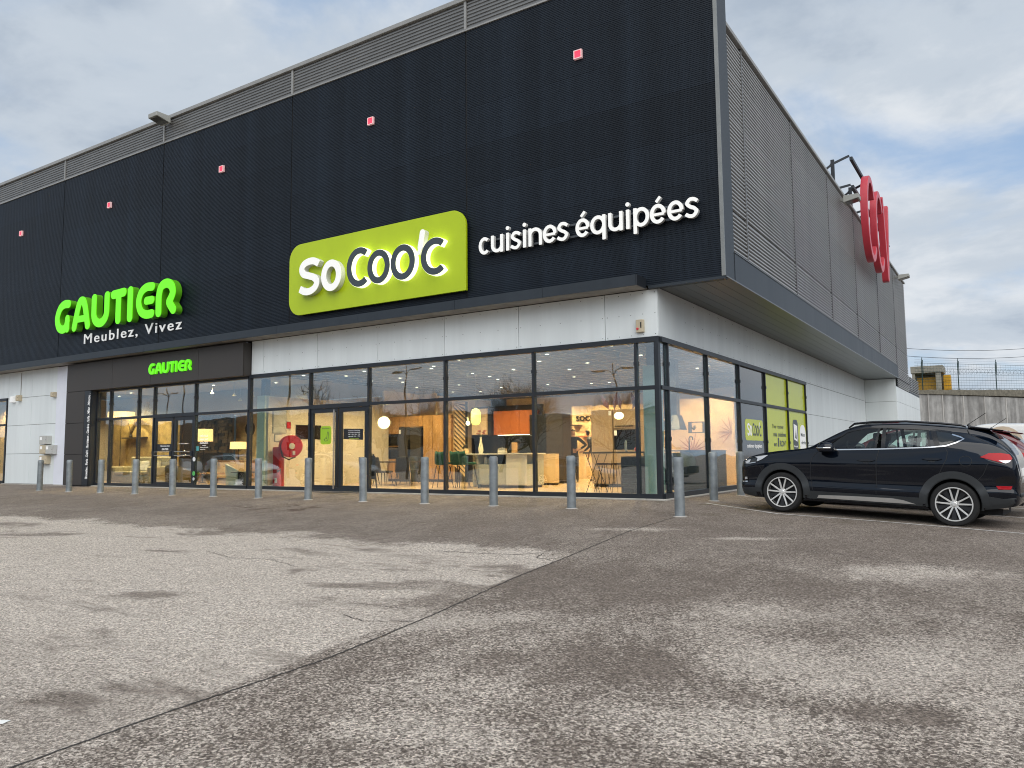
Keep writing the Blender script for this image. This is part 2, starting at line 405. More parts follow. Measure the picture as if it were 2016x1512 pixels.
def ribbon(name, pts, w, m, lift, wob=0., step=.12):
    """a strip lying on the sloping ground"""
    P = []
    for (x0, y0), (x1, y1) in zip(pts[:-1], pts[1:]):
        n = max(1, int(math.hypot(x1-x0, y1-y0)/step)); P += [(x0+(x1-x0)*i/n, y0+(y1-y0)*i/n) for i in range(n)]
    P.append(pts[-1]); b = MB(); rnd = random.Random(3)
    for i, (x, y) in enumerate(P):
        x1, y1 = P[min(i+1, len(P)-1)]; x0, y0 = P[max(i-1, 0)]; l = math.hypot(x1-x0, y1-y0) or 1
        nx_, ny_ = -(y1-y0)/l, (x1-x0)/l; j = rnd.uniform(-1, 1)*wob; k = w/2*(1+rnd.uniform(-1, 1)*min(.9, wob*18))
        for sgn in (-1, 1):
            px, py = x+nx_*(j+sgn*k), y+ny_*(j+sgn*k); b.v.append((px, py, g_z(px, py)+lift))
    b.f = [(2*i, 2*i+1, 2*i+3, 2*i+2) for i in range(len(P)-1)]
    return b.build(name, m, raw=True)
TAR = mat('tar_joint', (.045, .04, .036), .75, var=.3, vscale=9)
tag(ribbon('tar_joint', [(1.27, -2.6), (1.27, -4.4), (1.53, -7.0), (1.62, -8.1), (1.86, -9.8), (1.98, -11.1), (1.92, -12.3), (1.92, -13.2), (1.95, -16)], .015, TAR, .004, .006, .04), kind='structure')
tag(ribbon('tar_joint', [(-.3, -7.0), (.4, -6.95), (.85, -6.85), (1.1, -6.6), (1.2, -6.95), (1.45, -7.02)], .013, TAR, .004, .012, .05), kind='structure')
tag(ribbon('tar_joint', [(1.15, -10.1), (1.45, -10.2), (1.85, -10.0)], .01, TAR, .004, .012, .04), kind='structure')
for cr in ([(2.6, -4.9), (3.4, -5.15), (4.1, -5.0), (5.2, -5.3), (6.6, -5.2)], [(-3.4, -8.2), (-2.6, -8.45), (-1.9, -8.35), (-1.1, -8.6)], [(-9.5, -6.9), (-7.9, -6.7), (-6.8, -6.95)]):
    tag(ribbon('surface_crack', cr, .008, TAR, .004, .014, .05), kind='structure')
def worn_paint():
    m = bpy.data.materials.new('worn_line_paint'); m.use_nodes = True; t = m.node_tree; b = t.nodes['Principled BSDF']
    c = N('ShaderNodeTexCoord', t); n = N('ShaderNodeTexNoise', t); n.inputs['Scale'].default_value = 11; n.inputs['Detail'].default_value = 7; n.inputs['Roughness'].default_value = .75
    t.links.new(c.outputs['Object'], n.inputs['Vector']); r = N('ShaderNodeValToRGB', t)
    r.color_ramp.elements[0].position = .36; r.color_ramp.elements[0].color = (.14, .12, .105, 1)
    r.color_ramp.elements[1].position = .46; r.color_ramp.elements[1].color = (.52, .50, .47, 1)
    t.links.new(n.outputs['Fac'], r.inputs[0]); t.links.new(r.outputs[0], b.inputs['Base Color']); b.inputs['Roughness'].default_value = .85
    return m
PAINT = worn_paint()
for pts in ([(.95, -.10), (2.6, -.93-.25), (4.2, -1.22), (6.9, -1.6)], [(.95, 2.45), (6.6, 1.45)], [(.95, 5.0), (6.6, 4.0)], [(.95, 7.5), (6.6, 6.6)], [(.95, 10.0), (6.6, 9.3)]):
    tag(ribbon('parking_line', pts, .075, PAINT, .005, .004, .1), kind='structure')
tag(ribbon('parking_line', [(.98, -12.95), (1.24, -12.85)], .06, mat('line_paint', (.72, .72, .69), .8, bump=.2), .005, .003, .05), kind='structure')

# ================================================================ the building
BL = thing('retail_building', (0, 0, 0), 'two-storey retail building with black ribbed upper storey and glazed ground-floor shop fronts', 'building')
M_BLACK = mat('black_cladding', (.0095, .0150, .0235), .45, var=.5, vscale=1.3, streak=True, spec=.3, rnd=.16)
M_BLACK2 = mat('dark_trim', (.02, .027, .035), .45, var=.2, vscale=1.5, streak=True)
M_GREY = mat('grey_cladding', (.20, .20, .195), .38, .25, var=.12, vscale=1.2)
M_SIDE = mat('side_grey_cladding', (.34, .34, .335), .4, .2, var=.14, vscale=1.2, streak=True, rnd=.07)
M_GREYL = mat('parapet_capping', (.33, .325, .31), .45, .2, var=.1)
M_WHITE = mat('white_panel', (.775, .82, .82), .45, var=.06, vscale=2.2, streak=True, rnd=.025)
M_WHITE2 = mat('bright_white_panel', (.80, .82, .89), .4, var=.03)
M_JOINT = mat('joint_black', (.015, .016, .018), .8, var=.05)
M_BROWN = mat('brown_panel', (.050, .044, .040), .55, var=.08, vscale=1.3)
M_FRAME = mat('dark_frame', (.018, .022, .028), .4, var=.1)
M_CONC = mat('pale_soffit', (.30, .28, .25), .8, var=.3, vscale=2.2, bump=.1)
M_SOFF = mat('metal_soffit', (.165, .185, .19), .38, .3, var=.1, vscale=1.2)
M_GLASS = glass('shop_glass')
SEAM = [1.46, -4.79, -11.04, -17.29, -23.54, -29.79, -36.04]

def corrugated(w, h, pitch, depth, name):
    """horizontal ribs: a sheet w wide (local x), h tall (local z), ribs standing out towards -y"""
    b = MB(); n = int(round(h/pitch)); pr = []
    for i in range(n):
        z = i*pitch; pr += [(z, 0), (z+pitch*.12, -depth), (z+pitch*.5, -depth), (z+pitch*.62, 0)]
    pr.append((h, 0))
    for z, d in pr: b.v += [(0, d, z), (w, d, z)]
    b.f = [(2*i, 2*i+1, 2*i+3, 2*i+2) for i in range(len(pr)-1)]
    me = bpy.data.meshes.new(name); me.from_pydata(b.v, [], b.f); me.update(); return me
def place(me, name, m, parent, loc, rz=0.):
    if not me.materials: me.materials.append(m)
    o = bpy.data.objects.new(name, me); COL.objects.link(o); o.parent = parent; o.location = Vector(loc)-wpos(parent); o.rotation_euler[2] = rz
    return o
# --- black ribbed front screen, z 4.42 .. 11.42
fc = empty('front_cladding', BL)
boxo('backing', M_JOINT, (-36.1, 1.505, -.11, .30, 4.43, 11.44), fc)
sh = corrugated(6.21, 1.0-.004, .0415, .009, 'cladding_sheet')
for a, b_ in zip(SEAM[1:], SEAM[:-1]):
    for k in range(7): place(sh, 'cladding_sheet', M_BLACK, fc, (a+.02, -.125, 4.425+k*1.0))
pb = empty('parapet_band', BL)
boxo('backing', M_JOINT, (-36.1, 1.5, -.10, .3, 11.44, 12.2), pb)
sh2 = corrugated(6.23, .72, .09, .024, 'parapet_sheet')
for a, b_ in zip(SEAM[1:], SEAM[:-1]):
    place(sh2, 'parapet_sheet', M_GREY, pb, (a+.01, -.115, 11.47))
    boxo('cover_strip', M_GREYL, (a-.035, a+.035, -.165, -.12, 11.46, 12.2), pb)
boxo('capping', M_GREYL, (-36.2, 1.56, -.20, .36, 12.2, 12.32), pb, .01)
boxo('lower_trim', M_GREYL, (-36.2, 1.5, -.165, -.10, 11.425, 11.465), pb)
ce = empty('corner_return', BL)
boxo('return_panel', M_BLACK2, (1.46, 1.51, -.135, .47, 4.42, 12.19), ce)
boxo('edge_strip', mat('edge_metal', (.28, .28, .26), .35, .6, var=.1), (1.44, 1.516, -.165, -.137, 4.42, 12.19), ce)
boxo('bottom_trim', M_BLACK2, (-.12, 1.5, -.155, .0, 4.36, 4.42), ce)
# --- awning along the front
aw = empty('awning', BL); xs = [-36.1, -29.8, -23.5, -17.3, -14.2, -11.0, -7.9, -4.8, -2.4, -.19]
for a, b_ in zip(xs[:-1], xs[1:]):
    boxo('awning_fascia', M_BLACK2, (a+.004, b_-.004, -.62, -.58, 4.36, 4.58), aw)
    boxo('awning_top', M_BLACK2, (a+.003, b_-.003, -.58, -.13, 4.545, 4.57), aw)
    boxo('awning_soffit', M_CONC, (a+.003, b_-.003, -.575, -.02, 4.375, 4.40), aw)
boxo('awning_end', M_FRAME, (-.189, -.165, -.62, -.15, 4.36, 4.58), aw)
# --- upper right side: grey ribbed wall in a dark frame, underside and overhang
rs = empty('side_cladding', BL)
ys = [.47, 1.7, 6.2, 11.0, 15.75, 21.2, 26.6, 31.2]; zs = [5.02, 6.0, 7.0, 8.0, 9.0, 9.90]
boxo('backing', M_JOINT, (1.2, 1.375, .3, 31.2, 4.45, 9.9), rs); boxo('backing', M_JOINT, (1.2, 1.375, 26.62, 31.2, 4.05, 4.449), rs)
for a, b_ in zip(ys[:-1], ys[1:]):
    for z0, z1 in zip(zs[:-1], zs[1:]):
        place(corrugated(b_-a-.02, z1-z0-.015, .085, .045, 'side_sheet'), 'side_sheet', M_SIDE, rs, (1.40, a+.01, z0), R(90))
    if a > 26: place(corrugated(b_-a-.02, .96, .085, .045, 'side_sheet'), 'side_sheet', M_SIDE, rs, (1.40, a+.01, 4.05), R(90))
    boxo('cover_strip', mat('cover_strip_grey', (.15, .15, .148), .4, .3), (1.40, 1.458, a-.03, a+.03, 5.0, 9.9), rs)
boxo('capping', M_GREYL, (1.15, 1.50, .48, 31.3, 9.90, 9.99), rs, .008)
boxo('frame_band', M_BLACK2, (1.40, 1.52, .472, 26.2, 4.42, 5.0), rs)
boxo('frame_sill', mat('frame_sill_grey', (.17, .18, .19), .35, .4), (1.43, 1.535, .48, 26.2, 5.0, 5.018), rs)
boxo('frame_drip', mat('frame_sill_grey', (.17, .18, .19), .35, .4), (1.47, 1.53, -.1, 26.2, 4.395, 4.418), rs)
sf = empty('side_soffit', BL)
for k in range(6):
    boxo('soffit_plank', M_SOFF, (.01+k*.245, .01+k*.245+.238, .02, 26.15, 4.40, 4.43), sf)
boxo('soffit_backing', M_JOINT, (0, 1.47, 0, 31.2, 4.432, 4.46), sf)
boxo('front_strip', M_FRAME, (.012, 1.46, -.14, .016, 4.38, 4.418), sf)
# roof and hidden walls
boxo('roof', mat('roof_membrane', (.12, .12, .12), .9), (-36, 1.2, .3, 31.1, 9.5, 9.6), BL)
boxo('rear_wall', M_GREY, (-36, 1.36, 31.2, 31.4, 4.05, 9.9), BL)

# --- white panels
def panel(parent, name, m, axis, a0, a1, z0, z1, out, th=.022):
    g = .006
    if axis == 'x': return boxo(name, m, (a0+g, a1-g, -out, -out+th, z0+g, z1-g), parent, .002, seg=1)
    return boxo(name, m, (out-th, out, a0+g, a1-g, z0+g, z1-g), parent, .002, seg=1)
wf = empty('front_fascia', BL)
boxo('backing', M_JOINT, (-13, -.02, .0, .12, 3.36, 4.37), wf)
xs = [-12.76, -12.24, -10.0, -7.76, -5.57, -3.4, -1.19, .022]
for a, b_ in zip(xs[:-1], xs[1:]): panel(wf, 'wall_panel', M_WHITE, 'x', a, b_, 3.365, 4.365, .022)
sc_ = MB(); rnd = random.Random(5)
for a, b_ in zip(xs[1:-1], xs[2:]):
    for i in range(5):
        for j in range(3):
            x = a+.06+(b_-a-.12)*i/4; z = 3.42+.44*j; sc_.lathe([(.009, -.0245), (.009, -.018)], (x, 0, z), 6, 'y')
tag(sc_.build('fixing_screws', M_JOINT, wf), kind='stuff')
wr = empty('side_wall', BL)
boxo('backing', M_JOINT, (-.14, -.003, 0.02, 26.0, 3.36, 4.40), wr); boxo('backing', M_JOINT, (-.14, -.003, 13.2, 26.0, -.3, 3.36), wr)
yy = [.0, 1.54]+[3.9+2.4*k for k in range(21)]; yy = [y for y in yy if y < 25]+[26.0]
for a, b_ in zip(yy[:-1], yy[1:]):
    panel(wr, 'wall_panel', M_WHITE, 'y', max(a, .0), b_, 3.365, 4.395, .022)
    if b_ > 13.3:
        for z0, z1 in ((-.3, 1.16), (1.16, 2.26), (2.26, 3.36)): panel(wr, 'wall_panel', M_WHITE, 'y', max(a, 13.2), b_, z0, z1, .022)
# beyond the overhang the ground floor steps out flush with the ribbed wall
boxo('backing', M_JOINT, (.0, 1.38, 26.03, 26.2, -.4, 4.4), wr); boxo('backing', M_JOINT, (1.2, 1.385, 26.2, 36.6, -.4, 4.04), wr)
for z0, z1 in ((-.3, 1.16), (1.16, 2.26), (2.26, 3.30), (3.30, 4.39)): boxo('wall_panel', M_WHITE, (.024, 1.40, 26.008, 26.028, z0+.006, z1-.006), wr, .002, seg=1)
for a, b_ in zip((26.03, 28.6, 31.2, 33.8), (28.6, 31.2, 33.8, 36.5)):
    for z0, z1 in ((-.4, 1.16), (1.16, 2.26), (2.26, 3.30), (3.30, 4.03)): panel(wr, 'wall_panel', M_WHITE, 'y', a, b_, z0, z1, 1.41)
sc_ = MB()
for a, b_ in zip(yy[1:8], yy[2:9]):
    for i in range(5):
        for j in range(3): sc_.lathe([(.009, .018), (.009, .0245)], (0, a+.06+(b_-a-.12)*i/4, 3.42+.44*j), 6, 'x')
tag(sc_.build('fixing_screws', M_JOINT, wr), kind='stuff')
wl = empty('left_wall', BL)
boxo('backing', M_JOINT, (-27.36, -22.4, .0, .1, 0, 4.37), wl); boxo('backing', M_JOINT, (-36, -27.36, .0, .1, 3.36, 4.37), wl)
for a, b_ in ((-27.36, -25.52), (-25.52, -23.66)):
    for z0, z1 in ((.02, 1.16), (1.16, 2.26), (2.26, 3.33), (3.33, 4.365)): panel(wl, 'wall_panel', M_WHITE, 'x', a, b_, z0, z1, .022)
for a, b_ in ((-34.0, -31.6), (-31.6, -29.3), (-29.3, -27.36)): panel(wl, 'wall_panel', M_WHITE, 'x', a, b_, 3.365, 4.365, .022)
boxo('white_pier', M_WHITE2, (-23.655, -22.52, -.05, 0, .02, 4.34), wl)
boxo('cable', M_CONC, (-26.38, -26.36, -.04, -.024, 3.35, 4.3), wl)
# --- brown portal
po = empty('brown_portal', BL)
boxo('backing', M_JOINT, (-22.48, -12.81, -.27, .0, 3.34, 4.30), po); boxo('backing', M_JOINT, (-22.48, -20.93, -.27, .0, .02, 3.33), po)
xs = [-22.5, -19.6, -17.4, -14.9, -12.79]
for a, b_ in zip(xs[:-1], xs[1:]): panel(po, 'portal_panel', M_BROWN, 'x', a, b_, 3.32, 4.31, .30, .028)
boxo('end_panel', M_BROWN, (-12.808, -12.78, -.27, -.022, 3.33, 4.30), po)
boxo('top_panel', M_BROWN, (-22.5, -12.79, -.27, -.03, 4.30, 4.318), po); boxo('under_panel', M_BROWN, (-20.9, -12.80, -.27, -.06, 3.32, 3.337), po)
for z0, z1 in ((.02, 1.1), (1.1, 2.2), (2.2, 3.32)): panel(po, 'portal_panel', M_BROWN, 'x', -22.5, -21.28, z0, z1, .30, .028)
boxo('text_strip', M_FRAME, (-21.28, -20.92, -.295, -.272, .02, 3.31), po); boxo('reveal', M_FRAME, (-20.928, -20.9, -.27, -.06, .02, 3.31), po)
boxo('edge_trim', M_WHITE2, (-22.53, -22.505, -.29, -.05, .02, 4.3), po)

# --- glazing
def glazed_front(name, xs, heads, door=None, parent=BL):
    g = empty(name, parent); x0, x1 = xs[0], xs[-1]
    boxo('sill', M_FRAME, (x0, x1, -.07, .06, .005, .115), g); boxo('head', M_FRAME, (x0, x1, -.075, .06, 3.255, 3.36), g)
    segs = [(x0, x1)] if not door else [(x0, door[0]), (door[1], x1)]
    for a, b_ in segs: boxo('transom', M_FRAME, (a, b_, -.055, .055, 2.265, 2.345), g)
    if door: boxo('door_head', M_FRAME, (door[0], door[1], -.06, .056, 2.25, 2.36), g)
    for x in xs:
        boxo('mullion', M_FRAME, (x-.03, x+.03, -.062, .06, .115, 2.265), g); boxo('mullion', M_FRAME, (x-.026, x+.026, -.062, .06, 2.345, 3.255), g)
        if x0 < x < x1: boxo('clamp', M_FRAME, (x-.035, x+.035, -.075, -.06, 2.78, 2.86), g)
    for a, b_ in zip(xs[:-1], xs[1:]):
        boxo('glass_pane', M_GLASS, (a+.027, b_-.027, -.008, .004, 2.346, 3.254), g)
        if not door or not (a >= door[0]-.01 and b_ <= door[1]+.01): boxo('glass_pane', M_GLASS, (a+.031, b_-.031, -.008, .004, .116, 2.264), g)
    return g
gk = glazed_front('kitchen_shop_front', [-12.78, -10.25, -8.06, -5.54, -3.01, -.49, -.045], None, (-10.25, -8.06))
gf = glazed_front('furniture_shop_front', [-20.88, -20.09, -18.43, -17.54, -15.37, -12.83], None, (-17.54, -15.37))
gl = glazed_front('left_shop_front', [-33.0, -30.2, -27.4], None)
boxo('corner_post', M_FRAME, (-.045, .03, -.075, .045, .005, 3.36), gk)
sg = empty('side_shop_front', BL); yb = [.05, .41, 2.91, 5.43, 7.96, 10.59, 13.13]
boxo('sill', M_FRAME, (-.06, .07, .045, 13.2, .0, .115), sg); boxo('head', M_FRAME, (-.06, .075, .045, 13.2, 3.255, 3.36), sg); boxo('transom', M_FRAME, (-.055, .055, .045, 13.1, 2.265, 2.345), sg)
M_VDARK = mat('grey_vinyl', (.055, .06, .065), .12, var=.06, coat=.3); M_VLIME = mat('lime_vinyl', (.66, .72, .022), .22, var=.03)
for y in yb[1:]:
    boxo('mullion', M_FRAME, (-.06, .062, y-.028, y+.028, .115, 2.265), sg); boxo('mullion', M_FRAME, (-.06, .062, y-.025, y+.025, 2.345, 3.255), sg)
    boxo('clamp', M_FRAME, (.06, .075, y-.035, y+.035, 2.78, 2.86), sg); boxo('clamp', M_FRAME, (.06, .075, y-.035, y+.035, 1.2, 1.28), sg)
for i, (a, b_) in enumerate(zip(yb[:-1], yb[1:])):
    for z0, z1 in ((.116, 2.264), (2.346, 3.254)):
        if i < 3: boxo('glass_pane', M_GLASS, (-.004, .008, a+.03, b_-.03, z0, z1), sg)
        else: boxo('printed_pane', M_VDARK if i == 3 else M_VLIME, (-.004, .008, a+.03, b_-.03, z0, z1), sg)
boxo('end_post', M_FRAME, (-.06, .03, 13.13, 13.21, .0, 3.36), sg)
# pale kerb stone at the foot of the glass
M_KERB = mat('kerb_concrete', (.42, .40, .36), .85, var=.2, vscale=3, bump=.15)
for a, b_ in zip(np.arange(-27.3, 0, 3.0), np.arange(-24.3, 3, 3.0)): boxo('kerb_stone', M_KERB, (a+.004, min(b_, .16)-.004, -.17, -.078, -.16, .022), BL, .008)
for a, b_ in zip(np.arange(-.07, 13, 3.0), np.arange(2.93, 16, 3.0)): boxo('kerb_stone', M_KERB, (.08, .165, a+.004, b_-.004, -.16, .018), BL, .008)

# --- doors
def leaf(g, x0, x1, handle):
    w = .095; d = empty('door_leaf', g)
    for a, b_, c, e in ((x0, x0+w, .03, 2.245), (x1-w, x1, .03, 2.245)): boxo('stile', M_FRAME, (a, b_, -.035, .035, c, e), d)
    boxo('top_rail', M_FRAME, (x0+w, x1-w, -.035, .035, 2.13, 2.245), d); boxo('bottom_rail', M_FRAME, (x0+w, x1-w, -.035, .035, .03, .17), d)
    boxo('glass_pane', M_GLASS, (x0+w, x1-w, -.006, .006, .17, 2.13), d)
    return d
M_STEEL = mat('brushed_steel', (.62, .60, .56), .25, 1., var=.08, vscale=8)
d1 = leaf(gk, -10.21, -9.17, 1); leaf(gk, -9.13, -8.10, 0)
MB().tube([(-9.22, -.13, .08), (-9.22, -.13, 2.2)], .022, 12).tube([(-9.22, -.13, .12), (-9.22, -.03, .12)], .014).tube([(-9.22, -.13, 2.15), (-9.22, -.03, 2.15)], .014).build('pull_bar', M_STEEL, d1, smooth='auto')
for x in (-10.235, -8.075):
    for z in (.35, 1.1, 1.75, 2.05): boxo('hinge', M_FRAME, (x-.03, x+.03, -.085, -.062, z, z+.1), gk)
boxo('threshold', M_STEEL, (-10.2, -8.1, -.24, -.078, .0, .024), gk)
d2 = leaf(gf, -17.50, -16.48, 0); d3 = leaf(gf, -16.43, -15.41, 0)
for d, x in ((d2, -16.99), (d3, -15.92)):
    for z in (1.02, 1.14): MB().tube([(x-.47, -.085, z), (x+.47, -.085, z)], .014, 10).build('push_bar', M_STEEL, d, smooth='auto')
    for q in (-.46, .46): boxo('bar_bracket', M_FRAME, (x+q-.05, x+q+.05, -.10, -.035, 1.0, 1.16), d)
# ================================================================ signs
def spl(P, n=6):
    P = [P[0]]+list(P)+[P[-1]]; o = []
    for i in range(1, len(P)-2):
        for k in range(n):
            t = k/n; a, b, c, d = P[i-1], P[i], P[i+1], P[i+2]
            o.append(tuple(.5*(2*b[q]+(c[q]-a[q])*t+(2*a[q]-5*b[q]+4*c[q]-d[q])*t*t+(3*b[q]-a[q]-3*c[q]+d[q])*t**3) for q in (0, 1)))
    o.append(P[-2]); return o
M_LIME = mat('lime_sign_panel', (.46, .60, .008), .35, var=.03)
M_SWHITE = mat('lit_white_acrylic', (.86, .86, .84), .4, var=.02, emit=(1, .98, .9), estr=.14)
M_SGLOW = mat('halo_white_acrylic', (.85, .86, .75), .4, var=.02, emit=(.95, 1, .62), estr=.8)
M_RET = mat('shaded_letter_return', (.62, .62, .60), .5, var=.04)  # white letter sides, their shade put into this greyer colour
M_SDARK = mat('dark_letter_face', (.05, .065, .075), .35, var=.05)
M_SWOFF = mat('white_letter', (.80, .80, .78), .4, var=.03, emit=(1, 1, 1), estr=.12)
M_GREEN = mat('lit_green_acrylic', (.13, .62, .006), .35, var=.04, emit=(.16, 1, .01), estr=.30)
M_GREENS = mat('green_letter_return', (.10, .40, .008), .4, var=.05)

def rrect(y_or_x0, x1, z0, z1, rad, n=8):
    """corner radii: (bl, br, tr, tl)"""
    P = []; x0 = y_or_x0
    for (cx, cz, a0, r_) in ((x0, z0, 180, rad[0]), (x1, z0, 270, rad[1]), (x1, z1, 0, rad[2]), (x0, z1, 90, rad[3])):
        if r_ <= 0: P.append((cx, cz)); continue
        ox = cx+r_ if cx == x0 else cx-r_; oz = cz+r_ if cz == z0 else cz-r_
        P += [(ox+r_*math.cos(R(a0+90*i/n)), oz+r_*math.sin(R(a0+90*i/n))) for i in range(n+1)]
    return P
# kitchen shop's big panel
LOGO = {  # letter -> (x offset, strokes, kind), metres on the big sign
 'S': (-10.36, [(spl([(.80, .84), (.64, .93), (.44, .945), (.24, .89), (.15, .76), (.22, .62), (.42, .55), (.64, .47), (.74, .34), (.68, .20), (.50, .115), (.28, .12), (.09, .21)], 5), .185, 'b')], 'w'),
 'o': (-9.45, [(arc(.38, .445, .28, .335, 0, 360, 40), .18)], 'w'),
 'C': (-8.50, [(arc(.45, .53, .37, .44, 52, 308, 40), .175, 'b')], 'd'),
 'o1': (-7.75, [(arc(.37, .45, .30, .36, 0, 360, 40), .17)], 'd'),
 'o2': (-6.96, [(arc(.39, .45, .315, .37, 0, 360, 40), .17)], 'd'),
 'a': (-6.09, [([(.05, .60), (.10, .74)], .09), ([(.10, .74), (.17, 1.10)], .15)], 'w'),
 'c': (-5.97, [(arc(.43, .45, .355, .38, 50, 310, 40), .17, 'b')], 'd'),
}
sg1 = thing('shop_sign', (-7.8, -.27, 4.86), 'large lime green kitchen shop sign with white and charcoal raised letters', 'sign')
pl = rrect(-10.9, -4.72, 4.87, 6.89, (.45, 0, .42, .45))
MB().prism(pl, lambda a, b: (a, -.275, b), lambda a, b: (a, -.20, b)).build('sign_panel', M_LIME, sg1, .006)
for k, (x, st, kind) in LOGO.items():
    if kind == 'w':
        g = glyph('letter', st, M_RET, sg1, (x, -.355, 5.34), 1, 1, .15, h=.016); glyph('letter_face', st, M_SWHITE, g, (x, -.438, 5.34), 1, 1, .014, grow=.003, h=.016)
    else:
        g = glyph('letter', st, M_SGLOW, sg1, (x, -.35, 5.34), 1, 1, .14, grow=.007, h=.016)
        glyph('letter_face', st, M_SDARK, g, (x, -.427, 5.34), 1, 1, .012, grow=-.003, h=.016)
# "cuisines equipees": separate white letters on two rails
def low(ch, w, xh=.41, s=.073):
    r_ = s/2; rx = w/2-r_; ry = xh/2-r_; cx = w/2; cy = xh/2; S = []
    base = {'é': 'e'}.get(ch, ch)
    if base == 'c': S = [(arc(cx+.01, cy, rx, ry, 48, 312), s, 'b')]
    if base == 'e': S = [(arc(cx, cy, rx, ry, 0, 322), s, 'b'), ([(r_, cy-.012), (w-r_, cy-.012)], s*.72, 'b')]
    if base == 's': S = [(spl([(w*.90, xh*.80), (w*.66, xh-r_*1.02), (w*.36, xh-r_), (w*.17, xh*.72), (w*.40, xh*.55), (w*.66, xh*.46), (w*.83, xh*.29), (w*.62, r_), (w*.32, r_*1.0), (w*.06, xh*.20)], 5), s*.95, 'b')]
    if base == 'n': S = [([(r_, 0), (r_, xh)], s, 'b'), (arc(cx, xh-r_-rx, rx, rx, 0, 180), s), ([(w-r_, 0), (w-r_, xh-r_-rx)], s, 'b')]
    if base == 'u': S = [([(w-r_, 0), (w-r_, xh)], s, 'b'), (arc(cx, r_+rx, rx, rx, 180, 360), s), ([(r_, r_+rx), (r_, xh)], s, 'b')]
    if base == 'i': S = [([(w/2, 0), (w/2, xh)], s, 'b'), ([(w/2, xh+.115), (w/2+.001, xh+.115)], s*1.2)]
    if base == 'q': S = [(arc(cx, cy, rx, ry, 0, 360, 36), s), ([(w-r_, -.13), (w-r_, xh)], s, 'b')]
    if base == 'p': S = [(arc(cx, cy, rx, ry, 0, 360, 36), s), ([(r_, -.13), (r_, xh)], s, 'b')]
    if ch == 'é': S.append(([(cx-.03, xh+.045), (cx+.06, xh+.145)], s*.8, 'b'))
    return S
sg2 = thing('lettering_sign', (-1.6, -.33, 5.5), 'white lower-case letters reading cuisines équipées on black cladding', 'sign')
for z in (5.70, 5.97): boxo('rail', mat('rail_grey', (.09, .10, .11), .4, .4), (-4.2, 1.0, -.21, -.17, z, z+.045), sg2)
CU = [('c', -4.31, .32), ('u', -3.95, .33), ('i', -3.55, .12), ('s', -3.41, .29), ('i', -3.09, .12), ('n', -2.92, .35), ('e', -2.54, .345), ('s', -2.18, .29),
      ('é', -1.71, .335), ('q', -1.35, .36), ('u', -.92, .33), ('i', -.53, .12), ('p', -.34, .35), ('é', .03, .34), ('e', .41, .34), ('s', .78, .29)]
for ch, x, w in CU:
    g = glyph('letter', low(ch, w), M_RET, sg2, (x, -.27, 5.645), 1, 1, .08, h=.010); glyph('letter_face', low(ch, w), M_SWHITE, g, (x, -.316, 5.645), 1, 1, .012, grow=.002, h=.010)

# furniture shop's bubbly letters
w_ = .285
GA = [('G', -23.23, [(spl([(.90, 1.05), (.62, 1.06), (.34, .93), (.17, .60), (.28, .27), (.55, .15), (.78, .22), (.86, .42)]), w_), ([(.86, .52), (.86, .15)], .26)]),
      ('A', -22.04, [(spl([(.15, .15), (.33, .72), (.46, 1.0), (.60, 1.07), (.74, 1.0), (.87, .70), (1.02, .15)], 5), w_), ([(.35, .42), (.85, .42)], .22)]),
      ('U', -20.80, [([(.16, 1.06), (.16, .5)]+arc(.56, .52, .40, .37, 180, 360)+[(.96, 1.06)], w_)]),
      ('T', -19.60, [([(.15, 1.04), (.76, 1.06)], w_), ([(.46, 1.0), (.46, .15)], w_)]),
      ('I', -18.62, [([(.17, 1.06), (.17, .15)], w_)]),
      ('E', -18.12, [(spl([(.90, 1.05), (.58, 1.06), (.29, .92), (.16, .61), (.29, .30), (.58, .16), (.90, .16)]), w_*.93), ([(.60, .61), (.90, .61)], .25)]),
      ('R', -17.0, [(spl([(.16, .15), (.16, .66), (.27, .97), (.55, 1.06), (.80, .96), (.90, .74), (.80, .54), (.72, .44), (.82, .30), (.94, .17)], 6), w_)])]
sg3 = thing('shop_sign', (-19.5, -.45, 5.1), 'big bright green bubble letters with white slogan on black cladding', 'sign')
for n_, x, st in GA:
    g = glyph('letter', st, M_GREENS, sg3, (x, -.32, 5.46), 1, 1, .22, h=.022)
    glyph('letter_face', st, M_GREEN, g, (x, -.440, 5.46), 1, 1, .02, grow=.006, h=.022)
def fit_text(body, m, parent, x0, x1, z0, cap, y, space=1., off=0., ext=.01, name='lettering', axis='x', sink=0.):
    """a line of plain lettering stretched to an exact width and capital height"""
    o = text(body, 1., m, name, parent, (0, 0, 0), (90, 0, 0 if axis == 'x' else 90), ext, off, space=space)
    vs = o.data.vertices; q = 0 if axis == 'x' else 1; X0 = min(v.co[q] for v in vs); X1 = max(v.co[q] for v in vs)
    s = (x1-x0)/(X1-X0); k = cap/.729
    for v in vs: v.co[q] = (v.co[q]-X0)*s; v.co.z *= k
    p = wpos(parent); o.location = Vector((x0, y, z0) if axis == 'x' else (y, x0, z0))-p
    o['kind'] = 'stuff'; return o
fit_text('Meublez, Vivez', M_SWOFF, sg3, -21.68, -15.98, 5.03, .37, -.18, 1.22, .0, .012)
sg4 = thing('shop_sign', (-16.3, -.33, 3.6), 'small bright green shop name on the brown portal fascia', 'sign')
k = (17.45-15.2)/(23.23-15.9)
for n_, x, st in GA: glyph('letter', st, M_GREEN, sg4, (-17.45+(x+23.23)*k, -.325, 3.635), k, k*.98, .05, h=.022)
sg5 = thing('city_lettering', (-21.0, -.296, .26), 'white vertical list of city names on narrow black strip beside shop window', 'lettering')
